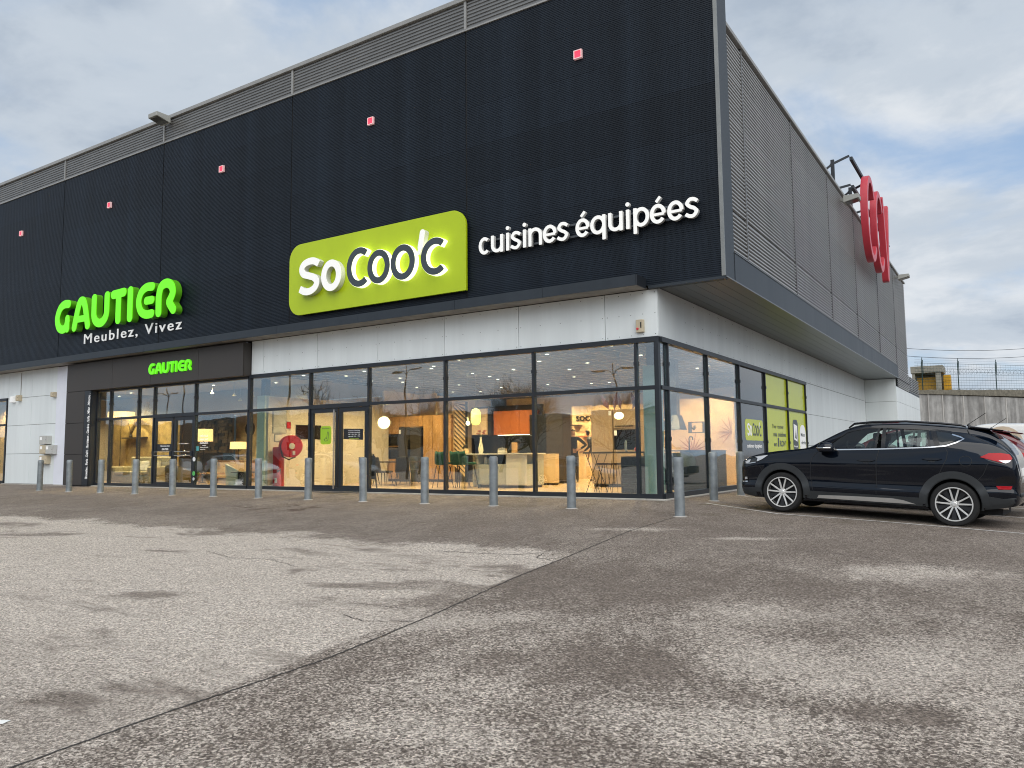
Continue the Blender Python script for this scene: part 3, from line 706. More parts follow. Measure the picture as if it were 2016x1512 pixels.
o = fit_text('Bruxelles . Paris . Delhi . Bordeaux . Genève . Sofia . Milan . Moscou .', M_SWOFF, sg5, 0, 2.95, 0, .15, 0, off=.012, ext=.003)
o.rotation_euler = (0, R(-90), 0); o.location = (.075, -.003, 0)

# red letters on the side wall, carried by a steel frame
M_RED = mat('red_letter', (.50, .035, .055), .4, var=.05); M_REDS = mat('red_letter_face', (.62, .06, .075), .35, var=.04)
sg6 = thing('letter_sign', (1.6, 18.6, 9.9), 'tall red letters CCV on dark steel frame above the side wall', 'sign')
for y0, st in ((15.45, [(arc(1.22, 1.73, 1.0, 1.52, 40, 320, 44), .28, 'b')]), (17.65, [(arc(1.15, 1.73, .95, 1.52, 40, 320, 44), .28, 'b')]), (19.70, [([(.2, 3.46), (.93, .06)], .29, 'b'), ([(1.78, 3.46), (.99, .06)], .29, 'b')])):
    g = glyph('letter', st, M_RED, sg6, (1.86, y0, 8.0), 1, 1, .22, h=.05, axis='y'); glyph('letter_face', st, M_REDS, g, (1.98, y0, 8.0), 1, 1, .02, grow=-.02, h=.05, axis='y')
M_STL = mat('painted_steel', (.035, .04, .045), .5, .3)
for z in (11.4, 10.35): MB().bar((1.7, 14.3, z), (1.7, 23.4, z), .10, .12).build('beam', M_STL, sg6)
for y in (13.0, 16.4, 19.8, 22.9):
    MB().bar((1.30, y, 9.6), (1.30, y, 11.0), .11).build('post', M_STL, sg6)
    MB().bar((1.25, y, 10.85), (1.68, y+.9, 11.35), .08).bar((1.25, y, 9.95), (1.68, y+.9, 10.3), .08).build('bracket', M_STL, sg6)
    MB().bar((1.28, y, 10.85), (.2, y-1.2, 9.62), .07).build('back_stay', M_STL, sg6)

# printed graphics on the side windows
gx_ = .0115
vs_ = thing('window_print', (0, 6.7, 1.06), 'lime kitchen logo print on the dark grey side window', 'window print')
pl = rrect(5.93, 7.67, 1.27, 1.85, (.13, 0, .12, .13))
MB().prism(pl, lambda a, b: (.009, a, b), lambda a, b: (gx_, a, b)).build('logo_panel', M_VLIME, vs_)
sy = (7.5-6.12)/(10.36-5.23); szz = .34
for kx, (x, st, kind) in LOGO.items():
    glyph('letter', st, M_SWOFF if kind == 'w' else M_SDARK, vs_, (.013, 6.12+(x+10.36)*sy, 1.39), sy, szz, .003, h=.03, axis='y')
fit_text('cuisines équipées', M_SWOFF, vs_, 6.06, 7.52, 1.075, .11, .0105, off=.01, ext=.0015, axis='y')
vt = thing('window_print', (0, 9.4, 1.05), 'dark French slogan lettering printed on the lime side window', 'window print')
fit_text('Pour réserver', M_SDARK, vt, 8.75, 10.05, 1.66, .13, .0105, ext=.0015, axis='y')
fit_text('ma cuisine', M_SDARK, vt, 8.83, 10.3, 1.42, .14, .0105, off=.02, ext=.0015, axis='y')
fit_text('en', M_SDARK, vt, 8.83, 9.2, 1.12, .14, .0105, off=.02, ext=.0015, axis='y'); fit_text('1', M_SDARK, vt, 9.30, 9.45, 1.12, .26, .0105, off=.03, ext=.0015, axis='y'); fit_text('RDV', M_SDARK, vt, 9.55, 10.25, 1.12, .18, .0105, off=.02, ext=.0015, axis='y')
vp = thing('window_print', (0, 12.2, 1.0), 'printed phone and white quote tag on far lime side window', 'window print')
MB().prism(rrect(11.25, 11.95, .95, 2.0, (.2,)*4), lambda a, b: (.009, a, b), lambda a, b: (gx_, a, b)).build('phone_print', M_SDARK, vp)
MB().prism([(11.38, 1.35), (11.82, 1.28), (11.84, 1.80), (11.38, 1.86)], lambda a, b: (.0118, a, b), lambda a, b: (.013, a, b)).build('screen_print', M_SWOFF, vp)
MB().prism([(11.5, 1.4), (11.72, 1.36), (11.66, 1.72)], lambda a, b: (.0132, a, b), lambda a, b: (.0145, a, b)).build('arrow_print', M_SDARK, vp)
fit_text('Mon projet', M_SWOFF, vp, 11.36, 11.86, 1.1, .06, .0125, ext=.001, axis='y', off=.01)
MB().prism(rrect(12.2, 13.06, .9, 1.85, (.05, .05, .36, .36)), lambda a, b: (.009, a, b), lambda a, b: (gx_, a, b)).build('tag_print', M_SWOFF, vp)
fit_text('Mon', M_SDARK, vp, 12.32, 12.9, 1.46, .13, .0125, ext=.001, axis='y', off=.02); fit_text('devis', M_SDARK, vp, 12.36, 13.0, 1.2, .13, .0125, ext=.001, axis='y', off=.02)

# stickers on the glass of the front
st_ = thing('door_sticker', (-9.64, -.012, 1.27), 'lime rounded welcome sticker on kitchen shop door', 'sticker')
MB().prism(rrect(-9.85, -9.44, 1.27, 1.77, (.08,)*4), lambda a, b: (a, -.0085, b), lambda a, b: (a, -.0115, b)).build('sticker_sheet', mat('lime_sticker', (.36, .58, .03), .4, var=.03), st_)
fit_text('Bienvenue', M_SDARK, st_, -9.78, -9.51, 1.685, .035, -.0125, ext=.0008, off=.01)
dr = spl([(-9.70, 1.38), (-9.66, 1.45), (-9.62, 1.42), (-9.60, 1.50), (-9.58, 1.60), (-9.55, 1.60), (-9.55, 1.47), (-9.57, 1.39), (-9.66, 1.36), (-9.72, 1.42)])
MB().tube([(a, -.0125, b) for a, b in dr], .006, 5).build('hand_drawing', M_SDARK, st_)
so = thing('opening_hours', (-8.6, -.012, 1.37), 'dark opening hours sticker on right leaf of kitchen shop door', 'sticker')
MB().prism([(-8.98, 1.40), (-8.27, 1.37), (-8.27, 1.66), (-8.98, 1.68)], lambda a, b: (a, -.0085, b), lambda a, b: (a, -.0115, b)).build('sticker_sheet', mat('smoke_sticker', (.02, .022, .025), .3), so)
for i, tx in enumerate(('Horaires d\'ouverture', 'du lundi au vendredi', '10h - 12h  14h - 19h', 'samedi 10h - 19h')): fit_text(tx, M_SWOFF, so, -8.80, -8.38, 1.61-.05*i, .026, -.0125, ext=.0008)
fit_text('Parking gratuit', mat('lime_print', (.4, .6, .03), .4), so, -8.76, -8.42, 1.40, .03, -.0125, ext=.0008, off=.01)
sw_ = thing('window_lettering', (-15.0, -.012, 1.2), 'white three-line craft lettering on furniture shop window', 'lettering')
for i, tx in enumerate(('CRÉATEUR', 'FABRICANT', 'AGENCEUR')): fit_text(tx, M_SWOFF, sw_, -15.14, -14.74, 1.58-.105*i, .065, -.0105, ext=.0008, off=.012)
boxo('underline', M_SWOFF, (-15.0, -14.84, -.0115, -.0095, 1.315, 1.327), sw_); fit_text('la beauté du meuble', M_SWOFF, sw_, -15.12, -14.72, 1.25, .03, -.0105, ext=.0008); fit_text('fabriqué en France', M_SWOFF, sw_, -15.12, -14.86, 1.19, .03, -.0105, ext=.0008)
boxo('teal_square', mat('teal_sticker', (.10, .38, .42), .4), (-15.30, -15.18, -.0115, -.0085, 1.16, 1.30), sw_)
for c_, z, nm in (((.78, .80, .8), .90, 'white'), ((.10, .45, .12), .46, 'green'), ((.6, .62, .62), .29, 'pale')):
    MB().lathe([(.07 if z > .4 else .05, -.083), (.07 if z > .4 else .05, -.080)], (-15.30, 0, z), 20, 'y').build('round_sticker', mat('sticker_'+nm, c_, .4), sw_)
sn = thing('window_lettering', (-13.2, -.012, .13), 'small white text lines low on furniture shop window', 'lettering')
for i in range(5): boxo('text_line', M_SWOFF, (-13.43+(.04 if i else 0), -13.05-(.05 if i % 2 else 0), -.0115, -.0085, .13+.035*i, .142+.035*i), sn)
sd = thing('door_lettering', (-16.9, -.012, 1.2), 'white welcome lettering on left leaf of furniture shop door', 'lettering')
boxo('dark_band', mat('smoke_sticker', (.02, .022, .025), .3), (-17.39, -16.6, -.0105, -.0075, 1.17, 1.39), sd)
fit_text('Bienvenue chez', M_SWOFF, sd, -17.16, -16.68, 1.31, .05, -.0125, ext=.0008, off=.01); fit_text('GAUTIER', M_SWOFF, sd, -17.09, -16.74, 1.2, .06, -.0125, ext=.0008, off=.02)
sd2 = thing('door_lettering', (-16.0, -.012, 1.2), 'tiny white print line on right leaf of furniture shop door', 'lettering')
fit_text('ouvert du lundi au samedi', M_SWOFF, sd2, -16.22, -15.72, 1.38, .028, -.0105, ext=.0008)

# ================================================================ fittings on the facade
M_LAMP = mat('flood_casing', (.36, .36, .33), .5, .1, var=.1); M_LENS = mat('flood_glass', (.10, .10, .09), .15)
def flood(x, y, z, rz, label, grp='floodlights on the parapet'):
    t = thing('floodlight', (x, y, z), label, 'floodlight', grp, rz)
    b = MB(); b.hexa([(-.24, -.55, -.06), (.24, -.55, -.06), (.24, -.05, -.16), (-.24, -.05, -.16), (-.24, -.55, .08), (.24, -.55, .08), (.24, -.05, .08), (-.24, -.05, .08)])
    b.build('housing', M_LAMP, t, .012, world=False)
    MB().hexa([(-.2, -.5, -.085), (.2, -.5, -.085), (.2, -.12, -.16), (-.2, -.12, -.16), (-.2, -.5, -.06), (.2, -.5, -.06), (.2, -.12, -.13), (-.2, -.12, -.13)]).build('lens', M_LENS, t, world=False)
    MB().box(-.05, .05, -.08, .14, -.05, .05).build('arm', M_LAMP, t, world=False)
flood(-17.0, -.22, 12.12, 0, 'grey floodlight on the front parapet'); flood(1.52, 13.3, 9.62, R(90), 'grey floodlight on side parapet left of red letters'); flood(1.52, 27.8, 9.62, R(90), 'grey floodlight at far end of the side parapet')
M_RLIT = mat('red_light', (.8, .05, .08), .3, var=.02, emit=(1, .03, .07), estr=.75); M_RFR = mat('pink_rim', (.85, .6, .6), .4, emit=(1, .5, .5), estr=.1)
for x, lb in ((-26.64, 'leftmost small red square light on the black cladding'), (-20.39, 'small red square light above the green shop name'), (-14.17, 'small red square light between green letters and lime sign'), (-7.92, 'small red square light above the lime sign'), (-1.65, 'small red square light nearest the black corner')):
    t = thing('square_light', (x, -.15, 9.8), lb, 'light', 'red square lights on the cladding')
    fr = MB(); h_ = .10
    for d in ((-h_, h_, h_-.02, h_), (-h_, h_, -h_, -h_+.02), (-h_, -h_+.02, -h_+.02, h_-.02), (h_-.02, h_, -h_+.02, h_-.02)): fr.box(x+d[0], x+d[1], -.205, -.14, 9.88+d[2], 9.88+d[3])
    fr.build('rim', M_RFR, t); boxo('lit_face', M_RLIT, (x-.079, x+.079, -.19, -.14, 9.801, 9.959), t)
M_CREAM = mat('cream_plastic', (.55, .47, .33), .5, var=.1); M_GBOX = mat('grey_plastic', (.50, .50, .47), .5, var=.08)
def cabinet(dims, m, lb, sticker=True, name='meter_box', cat='meter box', grp='boxes on the white wall'):
    x0, x1, y0, y1, z0, z1 = dims; t = thing(name, ((x0+x1)/2, y1, z0), lb, cat, grp)
    boxo('casing', m, (x0, x1, y0+.02, y1, z0, z1), t, .008); boxo('door', m, (x0+.012, x1-.012, y0, y0+.018, z0+.012, z1-.012), t, .004)
    boxo('keyhole', M_JOINT, (x1-.05, x1-.035, y0-.004, y0, (z0+z1)/2-.01, (z0+z1)/2+.02), t)
    if sticker: boxo('label_plate', M_SWOFF, (x0+.05, x0+.2, y0-.003, y0, z1-.16, z1-.05), t)
cabinet((-24.44, -23.92, -.22, -.022, 1.49, 1.81), M_GBOX, 'topmost grey meter box on the white wall')
cabinet((-24.44, -23.98, -.20, -.022, 1.14, 1.47), M_CREAM, 'cream meter box in the middle of the white wall cluster')
cabinet((-23.96, -23.45, -.22, -.052, 1.13, 1.46), M_GBOX, 'grey meter box right of the cream one on white wall')
cabinet((-24.44, -23.94, -.20, -.022, .77, 1.08), M_CREAM, 'lowest cream meter box behind the leftmost bollard')
cabinet((-26.97, -26.72, -.16, -.022, 3.17, 3.41), M_SWOFF, 'white alarm box above the leftmost window', False, 'alarm_box', 'alarm box', 'small boxes high on the wall')
cabinet((-26.49, -26.27, -.17, -.022, 3.21, 3.43), M_CREAM, 'cream alarm box with cable near the leftmost window', False, 'alarm_box', 'alarm box', 'small boxes high on the wall')
cabinet((-23.91, -23.68, -.16, -.022, 3.24, 3.42), M_CREAM, 'cream alarm box beside the bright white pier', False, 'alarm_box', 'alarm box', 'small boxes high on the wall')
t = thing('alarm_siren', (-.36, -.022, 3.47), 'cream alarm siren box on the white fascia corner', 'alarm box')
boxo('casing', M_CREAM, (-.445, -.275, -.10, -.022, 3.47, 3.74), t, .012); MB().lathe([(.025, -.115), (.028, -.10)], (-.405, 0, 3.545), 12, 'y').build('red_lens', M_REDS, t); boxo('warning_mark', M_JOINT, (-.34, -.315, -.104, -.10, 3.56, 3.68), t)

# ================================================================ bollards
M_GALV = mat('galvanised_steel', (.27, .30, .315), .5, .45, var=.25, vscale=5, bump=.05, bscale=20, rnd=.1); M_FOOT = mat('mortar_foot', (.42, .40, .37), .9, var=.2, bump=.2)
bx = [-20.726+1.7905*k for k in range(12)]
pos = [(x, -1.95) for x in bx]+[(1.31, -2.45), (.87, .62), (.76, 2.85)]
names = ['leftmost grey steel bollard, in front of the white wall', 'second bollard from the left, before the brown portal leg', 'third bollard from the left, before the sofa window', 'fourth bollard from the left, left of the furniture shop door',
 'fifth bollard from the left, in front of the furniture shop door', 'sixth bollard from the left, right of the furniture shop door', 'seventh bollard from the left, in front of the fire hose window', 'eighth bollard from the left, by left edge of kitchen shop door',
 'ninth bollard from the left, just right of kitchen shop door', 'tenth bollard from the left, before the wooden kitchen cabinets', 'eleventh bollard from the left, before the kitchen island', 'twelfth bollard from the left, in front of the bar stools',
 'largest grey bollard, nearest the camera at the glass corner', 'bollard beside the glazed corner, at the end of the parking line', 'bollard just in front of the black SUV bumper']
for (x, y), lb in zip(pos, names):
    z = g_z(x, y); t = thing('bollard', (x, y, z), lb, 'bollard', 'steel bollards around the shop front')
    t.rotation_euler = (R(random.uniform(-.6, .6)), R(random.uniform(-.6, .6)), random.uniform(0, 6))
    MB().lathe([(.086, -.15), (.086, .905)], (0, 0, 0), 28).build('post', M_GALV, t, smooth='auto', world=False)
    MB().lathe([(.0885, .905), (.0885, .955), (.083, .982), (.06, .998), (.02, 1.0)], (0, 0, 0), 28).build('cap', M_GALV, t, smooth='auto', world=False)
    MB().lathe([(.125+random.uniform(-.015, .02), -.04), (.115, .004), (.09, .012)], (0, 0, 0), 18).build('footing', M_FOOT, t, smooth='auto', world=False)
# ================================================================ vehicles
def pchip(xk, yk, x):
    xk = np.array(xk, float); yk = np.array(yk, float)
    if xk[0] > xk[-1]: xk, yk = xk[::-1], yk[::-1]
    h = np.diff(xk); d = np.diff(yk)/h; m = np.zeros(len(xk)); m[0], m[-1] = d[0], d[-1]
    for i in range(1, len(xk)-1):
        if d[i-1]*d[i] > 0:
            w1 = 2*h[i]+h[i-1]; w2 = h[i]+2*h[i-1]; m[i] = (w1+w2)/(w1/d[i-1]+w2/d[i])
    i = np.clip(np.searchsorted(xk, x)-1, 0, len(xk)-2); t = (x-xk[i])/h[i]
    return (1+2*t)*(1-t)**2*yk[i]+t*(1-t)**2*h[i]*m[i]+t*t*(3-2*t)*yk[i+1]+t*t*(t-1)*h[i]*m[i+1]
class Loft:
    """car body: columns x, zb, W, zs, Wb, zbelt, yr, zr, zt"""
    def __init__(s, T, flat=.0): s.T = T; s.x = [r[0] for r in T]; s.flat = flat
    def ring(s, x, dense=3):
        zb, W, zs, Wb, zbelt, yr, zr, zt = [float(pchip(s.x, [r[k] for r in s.T], np.float64(x))) for k in range(1, 9)]
        hgt = zs-zb
        P = [(0, zb), (W-.16, zb), (W-.06, zb+.035), (W-.022, zb+.16*hgt), (W+.002, zb+.33*hgt), (W-.020, zb+.42*hgt), (W-.016, zb+.62*hgt), (W+.004, zb+.86*hgt), (W-.016, zs), (Wb, zbelt),
             (Wb*.62+yr*.38+.012, zbelt*.58+zr*.42), (yr+.012, zr-.03), (yr*.93, zr*.55+zt*.45), (yr*.55, zt-.012), (0, zt)]
        return P
    def side(s, x):
        return spl(s.ring(x), 3)
    def Y(s, x, z):
        P = s.side(x)[4:39]; zz = [p[1] for p in P]
        for i in range(1, len(zz)): zz[i] = max(zz[i], zz[i-1]+1e-4)
        return float(np.interp(z, zz, [p[0] for p in P]))
    def Z(s, x, y):
        P = s.side(x)[27:][::-1]; return float(np.interp(abs(y), [p[0] for p in P], [p[1] for p in P]))
    def mesh(s, n=84):
        x0, x1 = s.x[0], s.x[-1]; t = np.linspace(0, 1, n); t = .5-.5*np.cos(np.pi*t)*.55-.5*(1-2*t)*.45
        b = MB(); R_ = []
        for x in x0+(x1-x0)*t:
            P = s.ring(x); Q = spl(P, 3); R_.append([(x, y, z) for y, z in Q]+[(x, -y, z) for y, z in Q[-2:0:-1]])
        m = len(R_[0]); b.v = [p for r in R_ for p in r]
        for i in range(n-1):
            for k in range(m): b.f.append((i*m+k, i*m+(k+1) % m, (i+1)*m+(k+1) % m, (i+1)*m+k))
        b.f += [tuple(range(m)), tuple((n-1)*m+k for k in range(m-1, -1, -1))]
        return b
    def patch(s, poly, off=.004, th=.012, side=1, rings=6, top=False):
        """a piece of trim or glass lying on the body; poly in (x, z) for the sides or (x, y) for the top"""
        P = []
        for (a, b), (c, d) in zip(poly, poly[1:]+poly[:1]):
            k = max(1, int(math.hypot(c-a, d-b)/.06)); P += [(a+(c-a)*i/k, b+(d-b)*i/k) for i in range(k)]
        cx = sum(p[0] for p in P)/len(P); cz = sum(p[1] for p in P)/len(P); m = len(P); b = MB()
        def pt(x, q, o): return (x, q, s.Z(x, q)+o) if top else (x, side*(s.Y(x, q)+o), q)
        b.v.append(pt(cx, cz, off))
        for r_ in range(1, rings+1): b.v += [pt(cx+(x-cx)*r_/rings, cz+(z-cz)*r_/rings, off) for x, z in P]
        b.v += [pt(x, z, off-th) for x, z in P]
        b.f = [(0, 1+k, 1+(k+1) % m) for k in range(m)]
        for r_ in range(rings): b.f += [(1+r_*m+k, 1+r_*m+(k+1) % m, 1+(r_+1)*m+(k+1) % m, 1+(r_+1)*m+k) for k in range(m)]
        return b
    def strip(s, pts, w, off=.004, th=.012, side=1, fine=.05):
        P = []
        for (a, b), (c, d) in zip(pts[:-1], pts[1:]):
            k = max(1, int(math.hypot(c-a, d-b)/fine)); P += [(a+(c-a)*i/k, b+(d-b)*i/k) for i in range(k)]
        P.append(pts[-1]); b = MB(); n = len(P); ww = w if isinstance(w, (list, tuple)) else (w, w)
        for i, (x, z) in enumerate(P):
            (a, c), (d, e) = P[max(i-1, 0)], P[min(i+1, n-1)]; l = math.hypot(d-a, e-c) or 1; nx_, nz = -(e-c)/l, (d-a)/l
            h = (ww[0]+(ww[1]-ww[0])*i/(n-1))/2
            for sg, o in ((-1, off-th), (-1, off), (1, off), (1, off-th)):
                X, Z = x+nx_*h*sg, z+nz*h*sg; b.v.append((X, side*(s.Y(X, Z)+o), Z))
        for i in range(n-1):
            for k in range(3): b.f.append((i*4+k, i*4+k+1, i*4+k+5, i*4+k+4))
        return b
def boolean(obj, cutters):
    for c in cutters:
        m = obj.modifiers.new('cut', 'BOOLEAN'); m.operation = 'DIFFERENCE'; m.object = c; m.solver = 'EXACT'
    bpy.context.view_layer.update()
    me = bpy.data.meshes.new_from_object(obj.evaluated_get(bpy.context.evaluated_depsgraph_get()))
    obj.modifiers.clear(); obj.data = me
    for c in cutters: bpy.data.objects.remove(c)
M_PAINT = mat('black_car_paint', (.0022, .0045, .0095), .5, var=.04, coat=1.0, spec=.0)
M_CABIN = mat('car_cabin', (.018, .018, .019), .8, var=.2, vscale=12); M_TYRE = mat('tyre_rubber', (.014, .014, .014), .85, var=.25, vscale=14, bump=.1, bscale=60)
M_CLAD = mat('car_plastic_cladding', (.030, .034, .037), .6, var=.1, bump=.05, bscale=200); M_ALLOY = mat('machined_alloy', (.74, .74, .72), .3, .35, var=.04)
M_DALLOY = mat('dark_alloy', (.035, .037, .04), .4, .5); M_CHROME = mat('chrome', (.75, .75, .74), .12, 1., var=.02); M_GLOSS = mat('gloss_black', (.006, .006, .007), .15, var=.02)
M_CGLASS = glass('car_glass', (.80, .90, .86), .05, wave=0); M_TINT = mat('tinted_glass', (.012, .015, .016), .04, var=.02, spec=.7)
M_TAIL = mat('tail_lamp_red', (.42, .008, .014), .2, var=.08, spec=.3); M_LENSW = mat('clear_lamp', (.62, .63, .64), .12, .35, coat=.5); M_SILV = mat('silver_trim', (.48, .47, .45), .4, .3)
SUV = Loft([
 (2.19, .42, .46, .72, .43, .775, .34, .79, .805), (2.165, .31, .64, .76, .60, .82, .48, .845, .862), (2.10, .245, .765, .80, .72, .855, .57, .895, .915), (1.95, .225, .845, .85, .795, .905, .62, .95, .975),
 (1.75, .215, .885, .90, .835, .96, .66, 1.00, 1.028), (1.50, .21, .905, .94, .855, 1.01, .68, 1.045, 1.072), (1.20, .21, .915, .965, .865, 1.055, .70, 1.085, 1.112), (.98, .215, .918, .975, .868, 1.088, .715, 1.12, 1.145),
 (.75, .22, .92, .985, .868, 1.108, .735, 1.215, 1.27), (.50, .22, .92, .99, .866, 1.118, .70, 1.345, 1.42), (.30, .22, .92, .995, .864, 1.125, .668, 1.445, 1.52), (.10, .22, .92, 1.0, .863, 1.132, .642, 1.51, 1.588),
 (-.15, .22, .92, 1.01, .862, 1.145, .628, 1.54, 1.622), (-.60, .22, .92, 1.03, .86, 1.175, .62, 1.55, 1.638), (-1.0, .22, .92, 1.05, .858, 1.208, .61, 1.538, 1.622), (-1.40, .23, .915, 1.07, .85, 1.25, .592, 1.505, 1.588),
 (-1.62, .26, .905, 1.08, .835, 1.26, .575, 1.465, 1.55), (-1.78, .29, .90, 1.08, .82, 1.25, .585, 1.42, 1.49), (-1.93, .32, .885, 1.06, .80, 1.21, .60, 1.335, 1.39), (-2.05, .34, .86, 1.03, .78, 1.15, .61, 1.225, 1.265),
 (-2.125, .36, .83, .97, .76, 1.07, .60, 1.11, 1.14), (-2.165, .385, .77, .82, .71, .90, .57, .94, .96), (-2.19, .43, .62, .64, .57, .70, .48, .73, .74)])
def wheel_parts(t, x, y, side):
    w = empty('wheel', t); w.location = (x, y, .345)
    prof = [(.225, -.085), (.252, -.098), (.29, -.110), (.325, -.104), (.343, -.075), (.345, 0), (.343, .075), (.325, .104), (.29, .110), (.252, .098), (.225, .085)]
    MB().lathe(prof, (0, 0, 0), 48, 'y', caps=False).build('tyre', M_TYRE, w, smooth='auto', world=False)
    MB().lathe([(.245, side*.100), (.250, side*.113), (.262, side*.113), (.266, side*.100), (.246, side*.085), (.234, -side*.08)], (0, 0, 0), 48, 'y', caps=False).build('rim', M_ALLOY, w, smooth='auto', world=False)
    MB().lathe([(.0, side*.015), (.236, side*.012), (.236, side*.0), (.0, side*.0)], (0, 0, 0), 40, 'y', caps=False).build('brake_disc', M_DALLOY, w, smooth='auto', world=False)
    MB().lathe([(.0, side*.093), (.028, side*.092), (.036, side*.084), (.062, side*.070), (.062, side*.03)], (0, 0, 0), 24, 'y', caps=False).build('hub_cap', M_ALLOY, w, smooth='auto', world=False)
    for k in range(5):
        a0 = k*72+90
        for d in (-15, 15):
            a = R(a0+d); c, s = math.cos(a), math.sin(a); p = (-s, c); b = MB(); ha = .013
            i0 = (c*.045, s*.045); o0 = (c*.250, s*.250)
            q = [(i0[0]-p[0]*ha, side*.052, i0[1]-p[1]*ha), (i0[0]+p[0]*ha, side*.052, i0[1]+p[1]*ha), (o0[0]+p[0]*.011, side*.066, o0[1]+p[1]*.011), (o0[0]-p[0]*.011, side*.066, o0[1]-p[1]*.011)]
            b.hexa(q+[(v[0], v[1]+side*(.032 if j < 2 else .038), v[2]) for j, v in enumerate(q)]).build('spoke', M_ALLOY, w, .002, seg=1, world=False)
        a = R(a0+36); c, s = math.cos(a), math.sin(a); p = (-s, c); q = [(c*.07-p[0]*.016, side*.04, s*.07-p[1]*.016), (c*.07+p[0]*.016, side*.04, s*.07+p[1]*.016), (c*.238+p[0]*.042, side*.05, s*.238+p[1]*.042), (c*.238-p[0]*.042, side*.05, s*.238-p[1]*.042)]
        MB().hexa(q+[(v[0], v[1]+side*.028, v[2]) for v in q]).build('dark_spoke', M_DALLOY, w, .004, seg=1, world=False)
    return w
def build_suv(label):
    t = thing('parked_car', (0, 0, 0), label, 'car'); S = SUV; W0 = dict(world=False)
    body = S.mesh().build('body', M_PAINT, t, smooth=True, **W0); body.data.materials.append(M_CABIN)
    cut = []
    for x in (1.335, -1.335):
        for sd in (1, -1):
            cut.append(MB().lathe([(.385, sd*.55), (.385, sd*1.2)], (x, 0, .37), 40, 'y').build('cutter', M_CABIN, **W0))
    tun = [(.60, 1.145), (.30, 1.418), (.02, 1.494), (-.3, 1.510), (-.92, 1.494), (-.985, 1.235), (-.22, 1.178)]
    cut.append(MB().prism(tun, lambda a, b: (a, -1.3, b), lambda a, b: (a, 1.3, b)).build('cutter', M_CABIN, **W0))
    for c in cut:
        c.data.materials.append(M_CABIN)
        for p in c.data.polygons: p.material_index = 1
    boolean(body, cut)
    for p in body.data.polygons: p.use_smooth = p.material_index == 0
    e = body.modifiers.new('edges', 'EDGE_SPLIT'); e.split_angle = R(42)
    for sd in (1, -1):
        ps = lambda n, poly, m, off=.004, th=.012, **k: S.patch(poly, off, th, sd, **k).build(n, m, t, smooth='auto', **W0)
        st = lambda n, pts, w, m, off=.003, th=.012, **k: S.strip(pts, w, off, th, sd, **k).build(n, m, t, smooth='auto', **W0)
        ps('side_window', [(.585, 1.150), (.30, 1.415), (.02, 1.490), (-.195, 1.503), (-.17, 1.180)], M_CGLASS, -.002, .006)
        ps('side_window', [(-.325, 1.506), (-.915, 1.490), (-.978, 1.243), (-.325, 1.196)], M_CGLASS, -.002, .006)
        ps('quarter_window', [(-1.05, 1.482), (-1.24, 1.455), (-1.41, 1.385), (-1.235, 1.272), (-1.135, 1.255)], M_TINT, .003)
        st('pillar_trim', [(-.185, 1.17), (-.20, 1.512)], .035, M_GLOSS, .004); st('pillar_trim', [(-.30, 1.182), (-.285, 1.515)], .06, M_GLOSS, .004)
        st('pillar_trim', [(-.985, 1.235), (-.925, 1.502)], .035, M_GLOSS, .004); st('pillar_trim', [(-1.10, 1.245), (-1.0, 1.495)], .07, M_GLOSS, .004)
        st('window_frame', [(.66, 1.125), (.30, 1.432), (.02, 1.508), (-.3, 1.524), (-.93, 1.508), (-1.25, 1.47), (-1.44, 1.395)], .028, M_GLOSS, .005)
        st('chrome_strip', [(.66, 1.112), (.2, 1.135), (-.22, 1.158), (-.62, 1.188), (-1.0, 1.218), (-1.22, 1.248), (-1.36, 1.305), (-1.455, 1.365), (-1.40, 1.395), (-1.28, 1.432)], .02, M_CHROME, .009)
        for cx, rot in ((1.335, 0), (-1.335, 0)):
            A = [(cx+.437*math.cos(R(a)), .365+.437*math.sin(R(a))) for a in np.linspace(-6, 186, 40)]
            st('arch_cladding', A, .108, M_CLAD, .016, .05)
            A = [(cx+.387*math.cos(R(a)), .365+.387*math.sin(R(a))) for a in np.linspace(-14, 194, 40)]
            st('arch_lip', A, .03, M_CLAD, .008, .09)
        st('sill_cladding', [(.90, .335), (-.90, .345)], .135, M_CLAD, .014, .05)
        ps('sill_trim', [(.70, .338), (.2, .36), (-.45, .372), (-.62, .352), (-.80, .302), (-.5, .298), (.73, .288)], M_SILV, .024, .03)
        ps('door_crease', [(.60, .50), (-.3, .525), (-.8, .515), (-.35, .492)], M_PAINT, .006, .01)
        st('door_seam', [(.70, 1.10), (.78, 1.03), (.835, .92), (.85, .65), (.80, .42)], .009, M_JOINT, .0025, .006)
        st('door_seam', [(-.245, 1.155), (-.213, .98), (-.213, .42)], .009, M_JOINT, .0025, .006)
        st('door_seam', [(-1.205, 1.235), (-1.245, 1.15), (-1.235, 1.05), (-1.13, .80)], .009, M_JOINT, .0025, .006)
        st('bumper_seam', [(-1.79, .99), (-1.73, .83), (-1.66, .74)], .008, M_JOINT, .0025, .006)
        st('bumper_seam', [(1.80, .84), (1.74, .77), (1.70, .70)], .008, M_JOINT, .0025, .006)
        st('tailgate_seam', [(-1.47, 1.52), (-1.52, 1.44), (-1.72, 1.34), (-1.80, 1.30)], .009, M_JOINT, .0025, .006)
        for hx, hz in ((-.055, .962), (-1.03, 1.028)):
            ps('door_handle', [(hx+.14, hz), (hx+.06, hz+.02), (hx-.08, hz+.02), (hx-.14, hz+.01), (hx-.07, hz-.012), (hx+.07, hz-.012)], M_GLOSS, .028, .03, rings=2)
            ps('handle_cup', [(hx+.055, hz-.012), (hx-.055, hz-.01), (hx-.04, hz-.045), (hx+.04, hz-.045)], M_DALLOY, .003, .006, rings=2)
